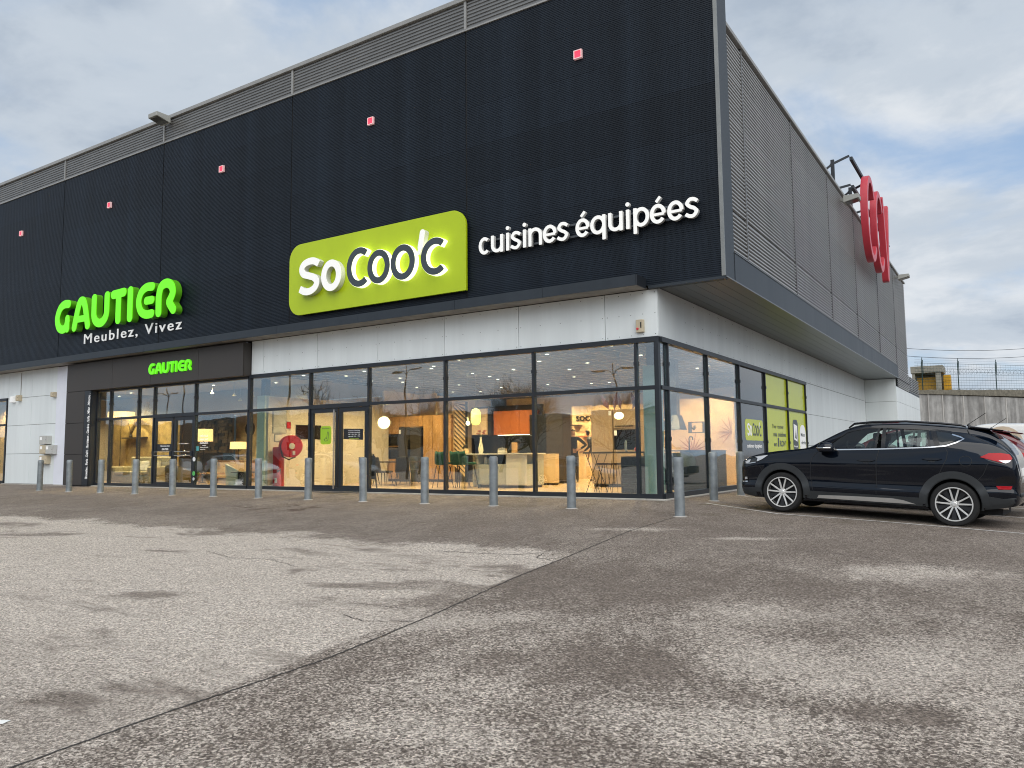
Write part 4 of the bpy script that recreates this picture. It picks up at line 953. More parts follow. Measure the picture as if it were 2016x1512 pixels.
        if sd == 1: st('fuel_flap', [(-1.496+.084*math.cos(R(a)), 1.022+.078*math.sin(R(a))) for a in range(0, 361, 12)], .008, M_JOINT, .0025, .006)
        ps('headlight', [(2.07, .842), (1.985, .912), (1.80, .962), (1.585, .992), (1.70, .905), (1.80, .852), (2.03, .812)], M_TINT, .006)
        ps('headlight_lens', [(1.86, .940), (1.72, .965), (1.60, .982), (1.70, .905), (1.79, .862)], M_LENSW, .012)
        ps('headlight_lens', [(2.055, .838), (1.98, .885), (1.93, .888), (1.95, .835), (2.02, .820)], M_LENSW, .012)
        st('headlight_strip', [(2.06, .815), (1.93, .822), (1.82, .845)], .012, M_CHROME, .012)
        ps('fog_lamp', [(2.10, .55), (2.02, .60), (1.965, .58), (1.98, .49), (2.11, .47)], M_GLOSS, .006); ps('fog_lamp_lens', [(2.05, .565), (2.0, .57), (1.99, .53), (2.05, .52)], M_LENSW, .012); st('fog_strip', [(2.12, .478), (1.985, .490)], .018, M_CHROME, .012)
        ps('bumper_cladding', [(2.14, .36), (1.83, .40), (1.80, .25), (1.86, .235), (2.08, .262)], M_CLAD, .01, .03)
        tl = ps('tail_light', [(-1.685, 1.092), (-1.80, 1.158), (-1.95, 1.166), (-2.06, 1.15), (-2.098, 1.09), (-2.075, 1.04), (-2.02, 1.008), (-1.84, 1.052)], M_TAIL, .012, .03)
        ps('reverse_lamp', [(-1.93, 1.052), (-2.085, 1.062), (-2.07, 1.035), (-2.02, 1.012), (-1.99, 1.02)], M_LENSW, .018, .02)
        ps('rear_reflector', [(-1.895, .664), (-2.10, .672), (-2.085, .622), (-1.925, .616)], M_TAIL, .014, .02)
        ps('rear_bumper_cladding', [(-1.72, .52), (-1.80, .50), (-1.99, .475), (-2.15, .50), (-2.165, .42), (-2.07, .36), (-1.98, .33), (-1.75, .29)], M_CLAD, .012, .03)
        ps('gloss_panel', [(-1.88, .76), (-1.98, .82), (-2.13, .82), (-2.14, .70), (-1.90, .70)], M_GLOSS, .004)
        # door mirror
        m = MB(); prof = [(.075, .0), (.10, .02), (.108, .06), (.10, .11), (.075, .145), (.03, .16)]
        mm = MB().lathe([(r_, z) for r_, z in prof], (0, 0, 0), 20); mm.v = [(.565+a*1.35-.03*c, sd*(1.0+b*1.15), 1.075+c*1.05) for a, b, c in mm.v]
        mi = mm.build('door_mirror', M_PAINT, t, smooth='auto', **W0); MB().box(.53, .64, *sorted((sd*.84, sd*.97)), 1.098, 1.135).build('mirror_arm', M_GLOSS, mi, .008, **W0)
        b = MB(); b.v = []; b.tube([(.70, sd*1.03, 1.142), (.66, sd*1.105, 1.144), (.57, sd*1.126, 1.147), (.46, sd*1.10, 1.15)], .011, 8).build('mirror_indicator', M_CHROME, mi, **W0)
        MB().tube([(.28, sd*.655, 1.50), (.20, sd*.63, 1.572), (-.1, sd*.61, 1.61), (-.6, sd*.60, 1.628), (-1.1, sd*.592, 1.605), (-1.38, sd*.575, 1.582), (-1.46, sd*.57, 1.555)], [.012, .019, .019, .019, .019, .017, .01], 8).build('roof_rail', M_GLOSS, t, smooth=True, **W0)
        wheel_parts(t, 1.335, sd*.80, sd); wheel_parts(t, -1.335, sd*.80, sd)
        # seats seen through the windows
        for sx_, nm in ((.02, 'front_seat'), (-.86, 'rear_seat')):
            MB().hexa([(sx_-.02, sd*.12, 1.0), (sx_+.11, sd*.12, 1.0), (sx_+.11, sd*.58, 1.0), (sx_-.02, sd*.58, 1.0), (sx_-.13, sd*.16, 1.30), (sx_-.04, sd*.16, 1.30), (sx_-.04, sd*.54, 1.30), (sx_-.13, sd*.54, 1.30)]).build(nm, M_CABIN, t, .03, **W0)
            MB().box(sx_-.17, sx_-.07, *sorted((sd*.24, sd*.46)), 1.30, 1.43).build('headrest', M_CABIN, t, .03, **W0)
    S.patch([(.93, .70), (.72, .66), (.24, .56), (.20, 0), (.24, -.56), (.72, -.66), (.93, -.70), (.97, 0)], .004, .012, 1, top=True).build('windscreen', M_TINT, t, smooth='auto', **W0)
    S.patch([(-1.80, .50), (-2.06, .545), (-2.08, 0), (-2.06, -.545), (-1.80, -.50)], .006, .012, 1, top=True).build('rear_window', M_TINT, t, smooth='auto', **W0)
    MB().hexa([(-1.48, -.56, 1.54), (-1.48, .56, 1.54), (-1.95, .55, 1.497), (-1.95, -.55, 1.497), (-1.48, -.56, 1.578), (-1.48, .56, 1.578), (-1.97, .57, 1.518), (-1.97, -.57, 1.518)]).build('spoiler', M_PAINT, t, .012, **W0)
    MB().tube([(.36, .30, 1.22), (.36, .42, 1.27), (.36, .50, 1.20), (.36, .42, 1.12), (.36, .30, 1.12)], .018, 8).build('steering_wheel', M_CABIN, t, **W0)
    MB().lathe([(.03, 0), (.02, .03), (.006, .045)], (-1.42, 0, 1.58), 10).tube([(-1.42, 0, 1.615), (-1.66, 0, 1.80)], .0045, 6).build('antenna', M_GLOSS, t, **W0)
    MB().tube([(-1.86, .52, .315), (-2.02, .52, .325)], .035, 14).build('exhaust_tip', M_CHROME, t, smooth='auto', **W0)
    boxo('rear_bumper_step', M_CLAD, (-2.21, -2.08, -.62, .62, .50, .56), t, .02, **W0); boxo('badge', M_CHROME, (-2.20, -2.165, .42, .50, .78, .80), t, **W0); boxo('number_plate', M_SWOFF, (-2.205, -2.16, -.26, .26, .82, .93), t, **W0)
    boxo('grille', M_GLOSS, (2.15, 2.20, -.45, .45, .52, .74), t, .02, **W0)
    for z in (.56, .63, .70): boxo('grille_bar', M_CHROME, (2.19, 2.21, -.42, .42, z, z+.014), t, **W0)
    boxo('underbody', M_CABIN, (-1.95, 1.95, -.55, .55, .20, .30), t, **W0)
    return t
def pose(t, O, X):
    X = Vector(X).normalized(); Yv = Vector((0, 0, 1)).cross(X).normalized(); Zv = X.cross(Yv)
    m = Matrix((X, Yv, Zv)).transposed(); t.rotation_euler = m.to_euler(); t.location = O
suv = build_suv('black SUV with roof rails and alloy wheels parked nose to the building')
pose(suv, (3.997, -.107, -.166), (-.99494, .08701, .05031))
def repaint(o, m):
    for ch in [o]+[c for c in bpy.data.objects if c.parent == o]:
        if ch.type == 'MESH':
            for s_ in ch.material_slots:
                if s_.material == M_PAINT: s_.link = 'OBJECT'; s_.material = m
car2 = copy_tree(suv); tag(car2, 'dark red car with red tail light, half hidden behind the black SUV', 'car'); pose(car2, (4.25, 2.55, -.176), (-.995, .07, .0475))
repaint(car2, mat('dark_red_paint', (.10, .008, .012), .3, coat=1., var=.04))
M_SPAINT = mat('silver_grey_paint', (.20, .205, .21), .32, .4, coat=1., var=.04)
# ================================================================ inside the shops
M_WOOD = mat('oak_veneer', (.42, .235, .09), .45, var=.22, vscale=9, streak=True, rnd=.1); M_WOODL = mat('pale_oak', (.58, .42, .24), .45, var=.15, vscale=8, streak=True)
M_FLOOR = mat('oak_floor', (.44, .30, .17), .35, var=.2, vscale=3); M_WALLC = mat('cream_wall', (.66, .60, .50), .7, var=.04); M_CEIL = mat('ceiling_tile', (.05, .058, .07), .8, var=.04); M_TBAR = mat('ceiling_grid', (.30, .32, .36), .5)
M_TAUPE = mat('taupe_laminate', (.34, .25, .175), .45, var=.06); M_BLK = mat('black_laminate', (.012, .012, .013), .35, var=.1); M_BRN = mat('brown_laminate', (.05, .038, .028), .4, var=.1); M_TERRA = mat('terracotta_laminate', (.42, .125, .04), .4, var=.05)
M_WTOP = mat('white_laminate', (.70, .68, .62), .3, var=.03); M_SAGE = mat('sage_laminate', (.46, .46, .40), .35, var=.03); M_NAVY = mat('navy_laminate', (.022, .030, .042), .4, var=.06); M_MINT = mat('mint_paint', (.60, .76, .68), .5, var=.03)
M_GFAB = mat('green_velvet', (.012, .085, .055), .8, var=.2, vscale=8); M_BFAB = mat('black_upholstery', (.018, .018, .02), .7, var=.2); M_BMET = mat('black_metal', (.012, .012, .012), .4, .6); M_OVEN = mat('oven_glass', (.006, .007, .009), .05, var=.02)
M_WARM = mat('warm_globe', (.9, .85, .7), .4, emit=(1, .80, .42), estr=2.6); M_DOWN = mat('downlight_lens', (.9, .9, .85), .4, emit=(1, .86, .62), estr=6); M_PANEL = mat('panel_light', (.9, .9, .9), .4, emit=(1, .90, .74), estr=3.2)
M_BEIGE = mat('beige_fabric', (.40, .36, .24), .9, var=.1, vscale=12); M_SHADE = mat('lit_lamp_shade', (.8, .62, .36), .7, emit=(1, .60, .22), estr=1.15); M_FRED = mat('fire_red', (.48, .012, .016), .35, var=.05); M_HOSE = mat('hose_rubber', (.02, .02, .02), .6)
# rooms
boxo('floor', M_FLOOR, (-12.95, -.08, .07, 14, -.02, .03), tag(empty('kitchen_shop_room'), kind='structure'))
kr = bpy.data.objects['kitchen_shop_room']
boxo('back_wall', M_WALLC, (-12.95, -.08, 14, 14.1, .03, 3.40), kr); boxo('ceiling', M_CEIL, (-12.95, -.08, .07, 14, 3.40, 3.44), kr)
boxo('party_wall', M_WALLC, (-13.0, -12.9, .75, 6.15, .03, 2.79), kr); boxo('party_wall', M_WALLC, (-13.9, -13.8, 6.9, 14, .03, 3.39), kr); boxo('far_side_wall', M_WALLC, (-.12, -.08, 5.45, 14, .03, 3.39), kr)
tb = MB()
for x in np.arange(-12.6, -.1, .6): tb.box(x-.012, x+.012, .08, 13.98, 3.388, 3.399)
for y in np.arange(.4, 14, .6): tb.box(-12.9, -.1, y-.012, y+.012, 3.386, 3.397)
tag(tb.build('ceiling_grid', M_TBAR, kr), kind='stuff')
fr = tag(empty('furniture_shop_room'), kind='structure')
boxo('floor', M_FLOOR, (-22.4, -13.0, .07, 9, -.02, .03), fr); boxo('ceiling', mat('white_ceiling', (.22, .22, .225), .8, var=.02), (-22.4, -13.0, .07, 9, 3.40, 3.44), fr); boxo('back_wall', M_WALLC, (-24.5, -13.0, 9, 9.1, .03, 3.39), fr); boxo('end_wall', M_WALLC, (-26.1, -26.0, .1, 9, .03, 3.39), fr)
boxo('floor', M_FLOOR, (-26, -22.4, .12, 9, -.02, .03), fr); boxo('ceiling', M_CEIL, (-26, -22.4, .12, 9, 3.40, 3.44), fr)
boxo('bulkhead', mat('white_ceiling', (.22, .22, .225), .8), (-25.9, -13.9, 3.2, 4.2, 2.55, 3.38), fr)
lr = tag(empty('left_shop_room'), kind='structure')
boxo('floor', M_FLOOR, (-34, -27, .07, 6, -.02, .03), lr); boxo('back_wall', M_WALLC, (-34, -27, 6, 6.1, .03, 3.39), lr); boxo('ceiling', M_CEIL, (-34, -27, .07, 6, 3.40, 3.44), lr); boxo('curtain_wall', mat('peach_wall', (.7, .5, .3), .8), (-34, -27.2, 1.3, 1.4, .03, 3.3), lr)

def area(name, parent, loc, sx, sy, power, col=(1, .78, .50), rot=(0, 0, 0)):
    l = bpy.data.lights.new(name, 'AREA'); l.shape = 'RECTANGLE'; l.size = sx; l.size_y = sy; l.energy = power; l.color = col
    o = bpy.data.objects.new(name, l); COL.objects.link(o); o.parent = parent; o.location = loc; o.rotation_euler = rot; return o
def spot(parent, power, ang=150, col=(1, .68, .345)):
    l = bpy.data.lights.new('lamp', 'SPOT'); l.energy = power; l.color = col; l.spot_size = R(ang); l.spot_blend = .6; l.shadow_soft_size = .05
    o = bpy.data.objects.new('lamp', l); COL.objects.link(o); o.parent = parent; o.location = (0, 0, -.02); return o
def downlight(x, y, label, grp, power=0.):
    t = thing('downlight', (x, y, 3.385), label, 'ceiling light', grp)
    MB().lathe([(.085, 3.375), (.085, 3.386), (.06, 3.386), (.06, 3.375)], (x, y, 0), 14, caps=False).build('trim_ring', M_TBAR, t); MB().lathe([(.046, 3.376), (.046, 3.38)], (x, y, 0), 14).build('lens', M_DOWN, t)
    if power: spot(t, power)
PW = 470
kp = [(-10.9, 2.0), (-10.9, 4.6), (-7.6, 2.0), (-7.6, 4.9), (-4.3, 2.4), (-3.6, 8.2), (-1.6, 2.8), (-8.6, 9.3), (-6.2, 9.1), (-11.2, 9.5), (-1.5, 6.6), (-4.6, 4.6)]
KG = 'downlights in the kitchen showroom ceiling'; KL = 'small round recessed downlight in the kitchen showroom ceiling'
for x, y in kp: downlight(x, y, KL, KG, PW*(1.5 if y > 8 else 1))
for x, y in [(-19.6, 1.3), (-16.6, 1.5), (-21.6, 1.6), (-14.3, 2.2), (-18.4, 5.2), (-23.4, 2.2)]: downlight(x, y, 'small round recessed downlight in the furniture showroom ceiling', 'downlights in the furniture showroom ceiling', PW*.8)
downlight(-29.8, .8, 'round recessed downlight in the leftmost shop', None, 450)
rnd = random.Random(11)
for i in range(6):
    for j in range(4):
        x = -11.8+2.1*i+rnd.uniform(-.45, .45); y = 1.1+2.6*j+rnd.uniform(-.5, .5)
        if any(abs(x-a) < .4 and abs(y-b) < .4 for a, b in kp): continue
        downlight(x, y, KL, KG)

def furn(name, loc, label, cat, group=None): return thing(name, loc, label, cat, group)
def parts(t, L, bevel=.004):
    for n, m, d in L: boxo(n, m, d, t, bevel, seg=1)
# tall oak wall of cabinets with niche
t = furn('tall_cabinet', (-12, 6.5, .03), 'tall oak kitchen cabinet wall with built-in niche behind dining table', 'cabinet')
D = [(-13.73, -13.03, .13, 2.33), (-13.01, -12.43, .13, .83), (-13.01, -12.43, 1.72, 2.33), (-12.41, -11.88, 1.96, 2.33), (-11.87, -11.34, 1.96, 2.33), (-11.32, -10.9, .13, 2.33), (-10.89, -10.45, .13, 2.33), (-10.44, -10.1, .13, 2.33)]
for a, b_, z0, z1 in D: boxo('door_front', M_WOOD, (a, b_-.006, 6.18, 6.2, z0, z1-.004), t, .002, seg=1)
parts(t, [('carcass', M_WOOD, (-13.74, -13.02, 6.205, 6.8, .12, 2.34)), ('carcass', M_WOOD, (-11.33, -10.09, 6.205, 6.8, .12, 2.34)), ('carcass', M_WOOD, (-13.01, -11.34, 6.205, 6.8, 1.97, 2.34)), ('niche_back', M_BRN, (-13.01, -12.42, 6.7, 6.8, .12, 1.96)), ('niche_shelf', M_WOOD, (-13.0, -12.43, 6.21, 6.7, 1.27, 1.30)), ('plinth', M_BLK, (-13.7, -10.1, 6.26, 6.8, .03, .12))])
t = furn('refrigerator', (-11.87, 6.4, .03), 'black double-door refrigerator in the oak cabinet wall', 'refrigerator'); M_FRI = mat('graphite_steel', (.055, .052, .048), .35, .5, var=.06)
parts(t, [('body', M_BLK, (-12.38, -11.37, 6.16, 6.75, .03, 1.92)), ('door', M_FRI, (-12.38, -11.90, 6.10, 6.155, .08, 1.92)), ('door', M_FRI, (-11.885, -11.37, 6.10, 6.155, .08, 1.92)), ('handle', M_BMET, (-11.93, -11.91, 6.07, 6.10, .85, 1.5)), ('handle', M_BMET, (-11.875, -11.855, 6.07, 6.10, .85, 1.5)), ('energy_label', M_SWOFF, (-12.36, -12.28, 6.094, 6.099, 1.72, 1.86))])
t = furn('microwave', (-12.72, 6.4, 1.3), 'black built-in microwave in upper cabinet niche', 'microwave'); parts(t, [('body', M_BLK, (-12.97, -12.45, 6.22, 6.68, 1.301, 1.68)), ('door', M_OVEN, (-12.92, -12.5, 6.20, 6.219, 1.34, 1.64))])
t = furn('built_in_oven', (-12.72, 6.4, .84), 'black built-in oven below the microwave niche', 'oven'); parts(t, [('body', M_BLK, (-12.97, -12.45, 6.22, 6.68, .84, 1.26)), ('door', M_OVEN, (-12.95, -12.47, 6.20, 6.219, .88, 1.16)), ('handle', M_STEEL, (-12.9, -12.5, 6.17, 6.185, 1.18, 1.2))])
t = furn('slatted_screen', (-9.82, 6.3, .03), 'wooden screen of diagonal slats beside the kitchen island', 'screen')
parts(t, [('back_panel', M_BRN, (-10.08, -9.56, 6.36, 6.4, .04, 2.74)), ('side_rail', M_WOODL, (-10.11, -10.07, 6.28, 6.36, .04, 2.75)), ('side_rail', M_BLK, (-9.57, -9.52, 6.28, 6.36, .04, 2.75))])
for k in range(17):
    z = .2+k*.155; p = [(-10.07, z+.40), (-9.57, z-.02), (-9.57, z+.06), (-10.07, z+.48)]; p = [(a, min(max(b_, .04), 2.73)) for a, b_ in p]
    if p[0][1] < p[3][1]-.01 or p[1][1] < p[2][1]-.01: MB().prism(p, lambda a, b: (a, 6.30, b), lambda a, b: (a, 6.355, b)).build('slat', M_WOODL, t)
t = furn('wall_cabinet', (-9.1, 6.6, 1.62), 'pale oak hanging wall cabinet left of the terracotta ones', 'cabinet'); parts(t, [('carcass', M_WOODL, (-9.42, -8.80, 6.46, 6.98, 1.62, 2.5)), ('door_front', mat('cream_laminate', (.62, .48, .33), .4), (-9.415, -8.805, 6.435, 6.455, 1.625, 2.495)), ('side_panel', M_BLK, (-8.795, -8.67, 6.5, 6.98, 1.6, 2.5))])
t = furn('wall_cabinet', (-7.9, 6.9, 1.6), 'row of terracotta wall cabinets over a dark splashback', 'cabinet')
for a, b_ in ((-8.64, -8.3), (-8.3, -7.95), (-7.95, -7.6), (-7.6, -7.05)): boxo('door_front', M_TERRA, (a+.003, b_-.003, 6.62, 6.64, 1.6, 2.4), t, .002, seg=1)
parts(t, [('carcass', M_TERRA, (-8.64, -7.05, 6.645, 6.98, 1.605, 2.395)), ('light_strip', mat('led_strip', (.9, .9, .8), .4, emit=(1, .85, .55), estr=6), (-8.5, -7.1, 6.66, 6.69, 1.588, 1.602))])
t = furn('base_cabinet', (-8.4, 6.8, .03), 'black base cabinets with dark splashback along the kitchen wall', 'cabinet')
for k in range(5): boxo('door_front', M_BLK, (-9.8+.55*k, -9.8+.55*k+.544, 6.38, 6.40, .13, .9), t, .002, seg=1)
parts(t, [('carcass', M_BLK, (-9.8, -7.05, 6.405, 6.98, .13, .92)), ('worktop', M_BRN, (-9.82, -7.03, 6.36, 6.98, .922, .95)), ('splashback', mat('dark_stone', (.022, .025, .02), .25, var=.3, vscale=4), (-9.8, -7.05, 6.985, 7.02, .95, 1.6)), ('plinth', M_BLK, (-9.75, -7.1, 6.45, 6.98, .03, .125)), ('wall_panel', M_BRN, (-9.85, -6.95, 7.025, 7.1, .03, 2.6))])
t = furn('tall_cabinet', (-6.3, 6.7, .03), 'black and brown tall cabinet block behind the island', 'cabinet')
for a, b_, m in ((-7.06, -6.75, M_BLK), (-6.75, -6.44, M_BLK), (-6.44, -5.84, M_BRN)): boxo('door_front', m, (a+.003, b_-.003, 6.36, 6.38, .12, 2.22), t, .002, seg=1)
parts(t, [('carcass', M_BRN, (-7.06, -5.84, 6.385, 6.9, .1, 2.225)), ('plinth', M_BLK, (-7.04, -5.86, 6.42, 6.9, .03, .1))])
# island
t = furn('kitchen_island', (-6.2, 3.4, .03), 'pale kitchen island with worktop and open niche behind green stools', 'kitchen island')
parts(t, [('worktop', M_WTOP, (-7.35, -5.05, 2.95, 3.95, .95, .985)), ('carcass', M_SAGE, (-6.7, -5.1, 3.42, 3.92, .10, .948)), ('end_panel', M_SAGE, (-6.74, -6.71, 3.0, 3.92, .03, .948)), ('breakfast_leg', M_SAGE, (-7.30, -6.75, 3.55, 3.6, .03, .948)),
 ('door_front', M_SAGE, (-6.70, -6.24, 3.0, 3.02, .12, .67)), ('door_front', M_SAGE, (-6.235, -5.78, 3.0, 3.02, .12, .67)), ('door_front', M_WTOP, (-5.77, -5.1, 3.0, 3.02, .12, .94)), ('carcass', M_SAGE, (-6.70, -5.1, 3.025, 3.42, .10, .68)), ('niche_side', M_SAGE, (-5.79, -5.77, 3.02, 3.42, .68, .948)), ('niche_back', M_BLK, (-6.70, -5.79, 3.40, 3.418, .68, .948)), ('plinth', M_BLK, (-6.68, -5.15, 3.08, 3.9, .03, .1))])
for i, (x, m, h_) in enumerate(((-6.55, M_WTOP, .2), (-6.42, M_SAGE, .17), (-6.25, M_WTOP, .22), (-6.02, M_BRN, .1))):
    q = furn('jar', (x, 3.15, .68), ['tall white jar in the island niche, leftmost', 'sage jar second from left in the island niche', 'tallest white jar in the island niche', 'low brown bowl at right end of the island niche'][i], 'jar', 'jars in the island niche'); MB().lathe([(.045, .68), (.05, .70), (.05, .68+h_*.8), (.035, .68+h_)], (x, 3.15, 0), 14).build('pot_body', m, q, smooth='auto')
t = furn('low_cabinet', (-5.6, 5.3, .03), 'pale oak low cabinet at the end of the kitchen', 'cabinet'); parts(t, [('door_front', M_WOODL, (-5.91, -5.33, 5.0, 5.02, .1, .96)), ('carcass', M_WOODL, (-5.91, -5.33, 5.025, 5.2, .1, .96)), ('plinth', M_BRN, (-5.88, -5.36, 5.06, 5.2, .03, .1))])
def bar_stool(x, y, rz, label):
    t = furn('bar_stool', (x, y, .03), label, 'stool', 'green velvet bar stools at the island'); t.rotation_euler[2] = rz
    b = MB(); n, m_ = 8, 9; P = []
    for i in range(n+1):
        u = i/n
        for j in range(m_+1):
            v = j/m_*2-1
            if u < .5: q = (v*.21*(1-.1*(1-u*2)), -.2+.4*u*2, .64+.03*v*v)
            else:
                w = (u-.5)*2; q = (v*.21*(1-.22*w*w), .2+.07*w-.10*v*v*(1-w*.3), .64+.03*v*v+.36*w)
            P.append(q)
    b.v = P; b.f = [(i*(m_+1)+j, i*(m_+1)+j+1, (i+1)*(m_+1)+j+1, (i+1)*(m_+1)+j) for i in range(n) for j in range(m_)]
    o = b.build('seat_shell', M_GFAB, t, smooth=True, world=False); s = o.modifiers.new('thick', 'SOLIDIFY'); s.thickness = .045
    for sx_ in (-1, 1):
        for sy_ in (-1, 1): MB().tube([(sx_*.15, sy_*.14, .62), (sx_*.24, sy_*.23, 0)], [.014, .010], 8).build('leg', M_BMET, t, world=False)
    for sy_ in (-1, 1): MB().tube([(-.21, sy_*.20, .22), (.21, sy_*.20, .22)], .009, 6).build('foot_rail', M_BMET, t, world=False)
bar_stool(-7.62, 2.55, R(200), 'leftmost green velvet bar stool at the island'); bar_stool(-7.22, 2.75, R(176), 'middle green velvet bar stool at the island'); bar_stool(-6.78, 2.55, R(160), 'rightmost green velvet bar stool at the island')
def chair(x, y, rz, label, seat=.46, m=None, h=.88, grp='black dining chairs around the table'):
    t = furn('dining_chair', (x, y, .03), label, 'chair', grp); t.rotation_euler[2] = rz; m = m or M_BFAB
    MB().box(-.22, .22, -.22, .22, seat-.06, seat).build('seat', m, t, .025, world=False)
    MB().hexa([(-.22, .18, seat-.02), (.22, .18, seat-.02), (.22, .25, seat-.02), (-.22, .25, seat-.02), (-.19, .27, h), (.19, .27, h), (.19, .32, h), (-.19, .32, h)]).build('backrest', m, t, .02, world=False)
    for sx_ in (-1, 1):
        for sy_ in (-1, 1): MB().tube([(sx_*.17, sy_*.16, seat-.05), (sx_*.23, sy_*.22, 0)], [.015, .01], 8).build('leg', M_BMET, t, world=False)
t = furn('dining_table', (-10.4, 3.8, .03), 'dark dining table with chairs before the oak cabinets', 'table'); parts(t, [('table_top', M_BRN, (-11.3, -9.55, 3.4, 4.3, .73, .77))])
for x in (-11.15, -9.7):
    for y in (3.5, 4.2): MB().tube([(x, y, .73), (x+(.1 if x > -10 else -.1), y, .03)], [.03, .016], 8).build('leg', M_WOODL, t)
chair(-10.25, 2.95, R(165), 'black dining chair, left of the two facing the glass'); chair(-9.62, 3.15, R(215), 'black dining chair, right of the two facing the glass'); chair(-10.6, 4.6, R(10), 'black dining chair behind the dining table'); chair(-11.55, 3.75, R(95), 'black dining chair at the left end of the table')
def pendant(x, y, z, kind, label):
    t = furn('pendant_lamp', (x, y, 3.38), label, 'lamp', 'pendant lamps in the kitchen showroom')
    MB().lathe([(.055, 3.32), (.012, 3.26), (.055, 3.33), (.055, 3.385)], (x, y, 0), 14, caps=False).build('ceiling_rose', M_TBAR, t)
    top = {'globe': z+.19, 'bulb': z+.17, 'capsule': z+.26, 'oval': z+.11}[kind]
    MB().tube([(x, y, 3.3), (x, y, top)], .004, 5).build('cord', M_TBAR, t)
    if kind == 'globe': MB().lathe([(max(.001, .19*math.sin(a)), z-.19*math.cos(a)) for a in np.linspace(0, math.pi, 14)], (x, y, 0), 24, caps=False).build('shade', M_WARM, t, smooth=True)
    if kind == 'oval': MB().lathe([(max(.001, .12*math.sin(a)), z-.09*math.cos(a)) for a in np.linspace(0, math.pi, 12)], (x, y, 0), 24, caps=False).build('shade', M_WARM, t, smooth=True)
    if kind == 'bulb':
        MB().lathe([(.03, z+.05), (.03, z+.17)], (x, y, 0), 12).build('socket', M_WTOP, t); MB().lathe([(.001, z-.09), (.05, z-.065), (.068, z-.02), (.05, z+.03), (.025, z+.05)], (x, y, 0), 16, caps=False).build('glass_bulb', M_WARM, t, smooth=True)
    if kind == 'capsule': MB().lathe([(.02, z-.24), (.10, z-.22), (.145, z-.13), (.145, z+.13), (.10, z+.22), (.02, z+.26)], (x, y, 0), 20, caps=False).build('shade', mat('lime_glow', (.8, .8, .3), .4, emit=(1, .86, .16), estr=1.3), t, smooth=True)
pendant(-10.18, 2.9, 1.96, 'globe', 'glowing white globe pendant lamp above the dining table'); pendant(-7.5, 3.6, 1.9, 'bulb', 'bare bulb pendant lamp above the island'); pendant(-7.23, 3.62, 2.06, 'capsule', 'yellow glass capsule pendant lamp above the island'); pendant(-1.95, 2.2, 1.86, 'oval', 'flattened white pendant lamp by the oven tower')
# on the island
t = furn('vase', (-6.9, 3.4, .985), 'slender white vase with pink flowers on the island', 'vase'); MB().lathe([(.045, .986), (.075, 1.06), (.072, 1.15), (.035, 1.30), (.026, 1.42), (.032, 1.45)], (-6.9, 3.4, 0), 18).build('vase_body', mat('lit_ceramic', (.78, .74, .55), .3), t, smooth='auto')
rnd = random.Random(2)
for k in range(9):
    a = rnd.uniform(0, 6.3); r_ = rnd.uniform(.03, .14); z = 1.58+rnd.uniform(-.05, .09); x, y = -6.9+r_*math.cos(a), 3.4+r_*math.sin(a)
    MB().tube([(-6.9, 3.4, 1.44), ((x-6.9)/2, (y+3.4)/2, 1.53), (x, y, z)], .003, 5).build('stem', mat('stem_green', (.06, .1, .03), .7), t)
    f = MB()
    for p in range(6): f.tube([(x, y, z), (x+.035*math.cos(p*1.05), y+.035*math.sin(p*1.05), z+.02), (x+.05*math.cos(p*1.05), y+.05*math.sin(p*1.05), z+.012)], [.006, .014, .003], 5)
    f.build('flower', mat('dusty_pink', (.42, .13, .09), .7), t)
t = furn('knife_block', (-7.5, 3.4, .985), 'knife block with knives on the left end of the island', 'knife block'); MB().hexa([(-7.65, 3.3, .986), (-7.36, 3.3, .986), (-7.36, 3.5, .986), (-7.65, 3.5, .986), (-7.6, 3.3, 1.10), (-7.42, 3.3, 1.14), (-7.42, 3.5, 1.14), (-7.6, 3.5, 1.10)]).build('block', M_WOODL, t, .006)
for k in range(5): MB().bar((-7.58+.035*k, 3.4, 1.10), (-7.52+.035*k, 3.4, 1.2+.012*k), .016).build('knife_handle', M_BLK, t)
t = furn('cooking_pot', (-6.28, 3.6, .985), 'steel cooking pot on the island', 'pot'); MB().lathe([(.13, .986), (.14, 1.0), (.14, 1.11), (.145, 1.115)], (-6.28, 3.6, 0), 22).build('pot_body', M_STEEL, t, smooth='auto'); MB().lathe([(.14, 1.118), (.06, 1.14), (.012, 1.145), (.018, 1.165)], (-6.28, 3.6, 0), 22).build('lid', M_STEEL, t, smooth='auto')
t = furn('cutting_board', (-5.9, 3.65, .985), 'upright wooden cutting board beside the black tap', 'cutting board'); boxo('board', M_WOOD, (-6.0, -5.81, 3.64, 3.665, .986, 1.29), t, .01)
t = furn('kitchen_tap', (-5.76, 3.75, .985), 'black gooseneck tap on the island', 'tap'); MB().tube([(-5.76, 3.75, .985), (-5.76, 3.75, 1.25)]+[(-5.84+.08*math.cos(a), 3.75, 1.27+.09*math.sin(a)) for a in np.linspace(0, math.pi, 8)]+[(-5.92, 3.75, 1.22)], .014, 8).build('spout', M_BMET, t, smooth=True); MB().bar((-5.72, 3.75, 1.02), (-5.64, 3.75, 1.06), .014).build('lever', M_BMET, t)
